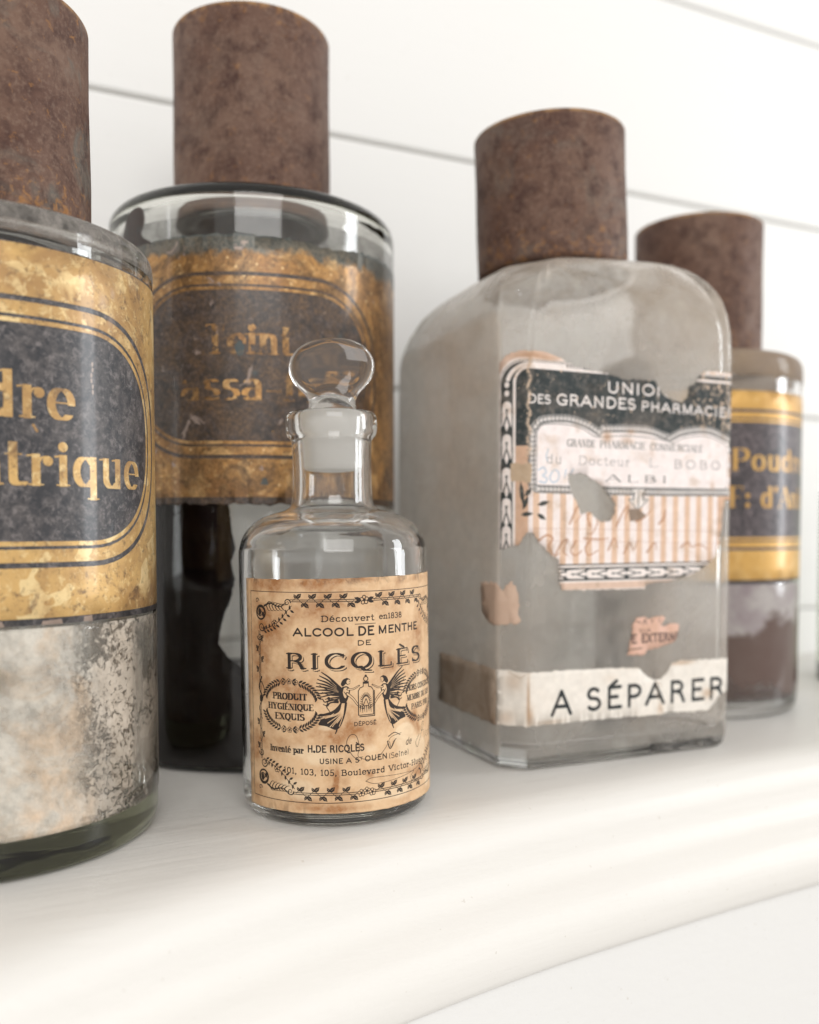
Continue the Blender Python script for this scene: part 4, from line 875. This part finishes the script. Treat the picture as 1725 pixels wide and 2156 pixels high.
# ------------------------------------------------------------ square bottle with torn label
TH = radians(23.5); A_, CH = .0605, .0092
CX = .2394 * cos(TH) - .3732 * sin(TH); CY = .2394 * sin(TH) + .3732 * cos(TH)
sqb = thing("square_bottle", (CX, CY, 0), "big square cloudy bottle with torn black pharmacy label above an A SÉPARER strip", "bottle", TH)
ANG = sorted([2 * pi * (k + .5) / 104 for k in range(104)] + [radians(q * 90 + 45 + s * (45 - math.degrees(math.atan((A_ - CH) / A_))) + d) for q in range(4) for s in (-1, 1) for d in (-1.3, -.75, -.45, -.2, .2, .45, .75, 1.3)] + [radians(q * 90 + 45 + d) for q in range(4) for d in (-1.2, 1.2)] + [radians(q * 90 + 45 + d) for q in range(4) for d in (-6.5, 6.5)] + [radians(q * 90 + 45 + d) for q in range(4) for d in (-9, 9)] + [radians(q * 90 + 45 + d) for q in range(4) for d in (-3.1, 3.1)])
def section(a, c, circ, n=200, p=180.):
    out = []
    for th in ANG: 
        C_, S_ = abs(cos(th)), abs(sin(th))
        q = ((C_ / a) ** p + (S_ / a) ** p + ((C_ + S_) / (2 * a - c)) ** p) ** (-1 / p)
        r = q * (1 - circ) + min(a, 9) * circ; out.append((r * cos(th), r * sin(th)))
    return out
def sq_levels(off, z0, ztop, neck, floor):
    L = [] # (a, c, circ, z)
    if not floor: L += [(A_ - .0062, .0085, 0, .0000), (A_ - .0040, .009, 0, .0000), (A_ - .0020, .0092, 0, .0009), (A_ - .0007, CH, 0, .0028), (A_, CH, 0, .0060)]
    else: L += [(A_ - off - .006, .008, 0, z0), (A_ - off - .0022, .0085, 0, z0 + .0012), (A_ - off - .0005, CH, 0, z0 + .0042), (A_ - off, CH, 0, z0 + .009)]
    L += [(A_ - off, CH, 0, .09), (A_ - off, CH, 0, .160), (A_ - off, CH, 0, .1745 - off)]
    for k in range(1, 13):
        t = k / 12 * pi / 2; f = 1 - cos(t) ** .80; z = .1745 - off + (ztop - off * .6 - .1745 + off) * sin(t) ** .80; a = (A_ - off) * (1 - f) + (neck + .0025) * f
        L.append((a, CH + (a * .586 - CH) * f * .9, f ** 3.0, z))
    return L
def loft(levels, n=200):
    V = []; F = []
    for a, c, ci, z in levels: V += [(x, y, z + (.0042 * x / A_ - .0014 * y / A_) * min(1, max(0, (z - .165) / .03)) * (1 - min(1, max(0, (z - .215) / .008)) * .6)) for x, y in section(a, c, ci, n)]
    for i in range(len(levels) - 1):
        for k in range(n): F.append((i * n + k, i * n + (k + 1) % n, (i + 1) * n + (k + 1) % n, (i + 1) * n + k))
    return V, F
NECK = .027; ZT = .2172; n_ = 200
out = sq_levels(0, 0, ZT, NECK, False) + [(NECK, .016, 1, ZT + .003), (NECK, .016, 1, ZT + .028)]
inn = sq_levels(.0030, .0080, ZT, NECK - .003, True) + [(NECK - .003, .015, 1, ZT + .001), (NECK - .003, .015, 1, ZT + .028)]
V1, F1 = loft(out); V2, F2 = loft(inn); o1 = len(V1)
V = V1 + V2; F = F1 + [tuple(o1 + i for i in reversed(f)) for f in F2]
tl = (len(out) - 1) * n_; t2 = o1 + (len(inn) - 1) * n_
for k in range(n_): F.append((tl + k, tl + (k + 1) % n_, t2 + (k + 1) % n_, t2 + k))
c0 = len(V); V.append((0, 0, .0022)); c1 = len(V); V.append((0, 0, .0105))
for k in range(n_): F.append((c0, (k + 1) % n_, k)); F.append((c1, o1 + k, o1 + (k + 1) % n_))
link("glass_body", fix(mesh("glass_body", V, F)), SQGLASS, sqb)
def col_s(t):
    a = t.noise(24, 5, .6, None, .7); z = t.sep()[2]
    c = t.mix(t.ramp(a, (.42, 0.), (.62, 1.)), (.97, .92, .85), (.93, .85, .76))
    c = t.mix(t.mul(t.sm(z, .165, .20), t.ramp(t.noise(26, 5, .6, None, .9), (.44, 0.), (.60, 1.))), c, (.74, .65, .55))
    return c
def cov_s(t):
    x, y, z = t.sep(); lf = t.mul(t.sm(x, -.0590, -.0602), .34); a = t.noise(18, 5, .6, None, .6); b = t.noise(150, 5, .65)
    return t.add(t.ramp(t.add(a, t.mul(t.math('SUBTRACT', b, .5), .25)), (.36, .12), (.66, .36)), t.add(lf, t.mul(t.sm(z, .165, .205), .10)))
FILM_S = alpha_film("cloudy_bloom", col_s, cov_s, trans=.6, bump=.0002, gloss=.8)
def sq_film(o): return [(a + o, c, ci, z + (o if z > .18 else 0)) for a, c, ci, z in sq_levels(0, 0, ZT, NECK, False)[4:]]
V1, F1 = loft(sq_film(.00014)); V2, F2 = loft(sq_film(.00004))
o1 = len(V1); L_ = len(V1) - n_; F = F1 + [tuple(o1 + i for i in reversed(f)) for f in F2]
for k in range(n_): F.append((k, (k + 1) % n_, o1 + (k + 1) % n_, o1 + k)); F.append((L_ + k, o1 + L_ + k, o1 + L_ + (k + 1) % n_, L_ + (k + 1) % n_))
link("cloudy_film", fix(mesh("cloudy_film", V1 + V2, F)), FILM_S, sqb)
cs_ = CH * sqrt(2); a_, c_ = A_, CH
def sqsurf(base):
    def f(w, z, lift):
        w = w * .001; l = lift + base; R8 = .0016
        x0, y0 = -(a_ - c_), -a_                                  # left end of the front face; the chamfer runs from here to (-a, -(a-c))
        if w >= 0:
            x, y, nx, ny = x0 + w, y0, 0, -1
            if w > 2 * (a_ - c_): q = w - 2 * (a_ - c_); x, y, nx, ny = (a_ - c_) + q * .707, -a_ + q * .707, .707, -.707
        elif w >= -cs_: x, y, nx, ny = x0 + w * .7071, y0 - w * .7071, -.7071, -.7071
        else: q = -cs_ - w; x, y, nx, ny = -a_, -(a_ - c_) + q, -1, 0
        return (x + nx * l, y + ny * l, z * .001)
    return f
ubox = (-16, 108, 10, 174)
tear = [(-12.3, 90.3), (-12.3, 165.5), (-9.5, 168.6), (-4, 170), (8, 169.4), (15, 167.6), (17, 166.2), (24, 164.6), (33, 163.4), (42, 162.1), (44, 161.2), (48, 160.9), (50, 161.8), (57, 161.6), (60.6, 161.8), (63.2, 159), (65.6, 155.8), (71, 153.8), (76, 153.2), (79, 156), (80, 160.5), (83, 162), (85, 165.4), (88, 167.2), (94, 167.8), (104.6, 167.4), (104.6, 112), (99.4, 111.3), (99.0, 104), (97.4, 92), (95, 86.4), (91, 83), (84, 79.6), (72, 76.8), (67, 76.0), (57.6, 75.6), (57.2, 73.2), (30, 73.6), (15.6, 73.8), (14.2, 78), (14.0, 86), (9.0, 89.6), (4.4, 93.6), (2.4, 97), (-.8, 97.5), (-3.4, 93.4), (-8, 91.4)]
hole = [(17.6, 121.4), (21, 121.0), (24.2, 121.9), (29, 119.6), (33, 117.6), (37.2, 114.4), (39.6, 112), (41.8, 109.0), (41.2, 105), (39, 102.2), (34.8, 101.6), (31.4, 103.6), (28.4, 106), (24.4, 104.8), (22.6, 109.2), (20.2, 113.0), (18.6, 117)]
patch("torn_label", [ragged(tear, 1.1, .22, 21, keep=(0, 1, 24)), ragged(hole, 1.1, .2, 22)], sqsurf(.00018), ubox, .00034, 2.2, PAPER_U, sqb, smooth=False)
strip = [(-12.6, 18.9), (-12.9, 41.7), (-6, 41.4), (.5, 40.9), (20, 41.0), (45, 40.2), (54, 39.6), (59, 35.6), (62.4, 33.6), (66.4, 34.2), (69.4, 36.4), (72, 40.6), (76, 41.4), (90, 41.2), (105, 40.8), (105.6, 27.0), (101, 25.4), (97.6, 23.6), (95.4, 20.6), (92, 18.0), (80, 18.6), (70, 19.4), (67, 18.4), (40, 19.2), (10, 19.0)]
patch("name_strip", [ragged(strip, 1.3, .16, 25)], sqsurf(.00018), ubox, .00034, 2.2, PAPER_U, sqb)
patch("stained_strip_end", [ragged([(-13.1, 18.6), (-40, 18.9), (-67.8, 19.4), (-67.0, 30), (-66.6, 41.8), (-40, 41.7), (-13.1, 41.5)], 1.3, .3, 26)], sqsurf(.00018), ubox, .00034, 3, paper_plain("soaked_brown_paper", None, (.40, .32, .25), (.22, .15, .10), .8), sqb)
patch("paper_scrap", [ragged([(48.3, 45.2), (50.4, 52), (51, 57), (53, 61.2), (57, 61.4), (60, 60.4), (67, 61.4), (68.4, 60), (65.6, 57.4), (67.6, 56.8), (71, 58), (75.6, 57.4), (75.2, 53), (73.4, 49.9), (66, 48.0), (58.6, 46.8), (57.4, 45.2)], 1., .2, 27)], sqsurf(.00018), (46, 78, 43, 64), .00034, 2, SCRAP, sqb)
patch("brown_remnant", [ragged([(-3.6, 61), (-12.3, 59.6), (-20, 60), (-25.5, 64), (-26.8, 76.5), (-14, 77.4), (-11, 74), (-6.5, 78), (-4.2, 73)], 1.2, .5, 28)], sqsurf(.00018), ubox, .00012, 2.5, paper_plain("brown_paper_remnant", None, (.60, .43, .33), (.50, .36, .27), .5), sqb)
cap(sqb, .2182, .0352, .0640, RUST[2], 3, tilt=(0, radians(-2.2)), dx=(-.0028, 0))

for _o in (jl, jm, jr): _o['group'] = 'round apothecary jars with gilt labels'

# ------------------------------------------------------------ small stoppered bottle
sm = thing("stoppered_bottle", (-.02641, .32599, 0), "small clear bottle with glass stopper and brown stained paper label with winged figures", "bottle")
sm.rotation_euler = (0, radians(-.7), 0); sm.location.z = .0003
Rs = .03374
outp = [(0, .0022), (.020, .0018), (.0255, .0003), (.0285, 0), (.0318, .0013), (.0334, .0042), (Rs, .0075), (Rs, .0300), (Rs, .0600), (Rs, .0880), (.03345, .0920), (.0322, .0962), (.0296, .1000), (.0258, .1028), (.0215, .1044), (.0176, .1054), (.0155, .1066), (.0146, .1086), (.0142, .1120), (.0141, .1200), (.01425, .1290), (.0146, .1306), (.0157, .1318), (.0163, .1335), (.0164, .1372), (.0160, .1392), (.0150, .1402), (.0128, .1404)]
innp = [(.0121, .1395), (.0118, .1340), (.0112, .1240), (.0110, .1170), (.0113, .1100), (.0124, .1058), (.0155, .1030), (.0205, .1014), (.0250, .0996), (.0285, .0965), (.0305, .0925), (.0311, .0880), (.0311, .0600), (.0311, .0120), (.0300, .0080), (.0270, .0062), (.012, .0068), (0, .0080)]
link("glass_body", lathe("glass_body", crom(outp, 3) + crom(innp, 3), 176, .0012, 5), CLEAR, sm)
patch("paper_label", [ragged([(-32.4, 5.6), (-33.0, 45), (-33.4, 82.4), (59, 83.2), (59.4, 5.0)], 1.5, .07, 31)], cylsurf(Rs + .00004), (-34, 62, 4, 84), .00014, 1.6, PAPER_S, sm)
# stopper: flat round thumb piece with a beaded rim, ground plug below
def stopper():
    lv = [(.1390, .0088, .0088), (.1412, .0083, .0080), (.1432, .0081, .0068), (.1446, .0084, .0058), (.1462, .0092, .0050), (.1482, .0112, .0043), (.1504, .0131, .0039), (.1528, .0144, .0037), (.1553, .01495, .0036), (.1578, .0148, .0036), (.1602, .0139, .0035), (.1624, .0122, .0034), (.1642, .0098, .0031), (.1654, .0070, .0026), (.1661, .0036, .0016)]
    lv = crom(lv, 3); V = []; F = []; n = 96
    for i, (z, hw, ht) in enumerate(lv):
        f = min(1, max(0, (z - .1445) / .006)) * min(1, max(0, (.1662 - z) / .004))
        for k in range(n):
            t = 2 * pi * k / n; u = cos(t); s = sin(t); dish = 1 + 0 * f * (1 - min(1, abs(u) / .78) ** 4)
            V.append((hw * u * 1.03, ht * 1.1 * (abs(s) ** (1 - .35 * f)) * (1 if s >= 0 else -1) * dish, z))
    for i in range(len(lv) - 1):
        for k in range(n): F.append((i * n + k, i * n + (k + 1) % n, (i + 1) * n + (k + 1) % n, (i + 1) * n + k))
    V.append((0, 0, .1664)); V.append((0, 0, .1398)); T = len(V) - 2; e = (len(lv) - 1) * n
    for k in range(n): F.append((e + k, e + (k + 1) % n, T)); F.append((k, T + 1, (k + 1) % n))
    return fix(mesh("stopper", V, F))
st = link("stopper", stopper(), glass("stopper_glass", (.90, .86, .84), 12, bump=.00005, bscale=90), sm); st.rotation_euler = (0, 0, radians(-6)); st.location = (.0004, 0, .0006)
plug = [(0, .1394), (.0108, .1394), (.0115, .1388), (.0115, .1350), (.0109, .1260), (.0106, .1205), (.0100, .1190), (.0040, .1184), (0, .1183)]
link("ground_plug", lathe("ground_plug", bez_corner(plug, .0006, 3), 96, .001, 2), GROUND, st)

# ------------------------------------------------------------ sliver of a green bottle at the right edge
D = .655; az = radians(27.55); gx, gy = D * sin(az), D * cos(az)
gb = thing("green_bottle", (gx, gy, 0), "blurred sliver of an olive green glass bottle at the right edge", "bottle")
R = .036; po = [(0, .003), (.026, .002), (.031, 0), (.035, .002), (R, .006), (R, .112), (.0345, .122), (.030, .131), (.022, .138), (.015, .142), (.0125, .146), (.0120, .170), (.0150, .172), (.0155, .178), (.0145, .180), (.0095, .180)]
pi_ = [(.0090, .178), (.0090, .146), (.012, .139), (.020, .134), (.028, .127), (.0325, .118), (.0330, .110), (.0330, .012), (.030, .007), (0, .009)]
link("glass_body", lathe("glass_body", crom(po, 3) + crom(pi_, 3), 96, .001, 6), OLIVE, gb)
ck = [(0, .168), (.0086, .168), (.0092, .184), (.0098, .192), (.0092, .194), (0, .1945)]
CORK = NT("old_cork"); CORK = CORK.done(CORK.pbr(Base_Color=CORK.mix(CORK.noise(300, 5), (.30, .19, .10), (.48, .33, .2)), Roughness=.85))
link("cork", lathe("cork", ck, 48, .01, 4), CORK, gb)
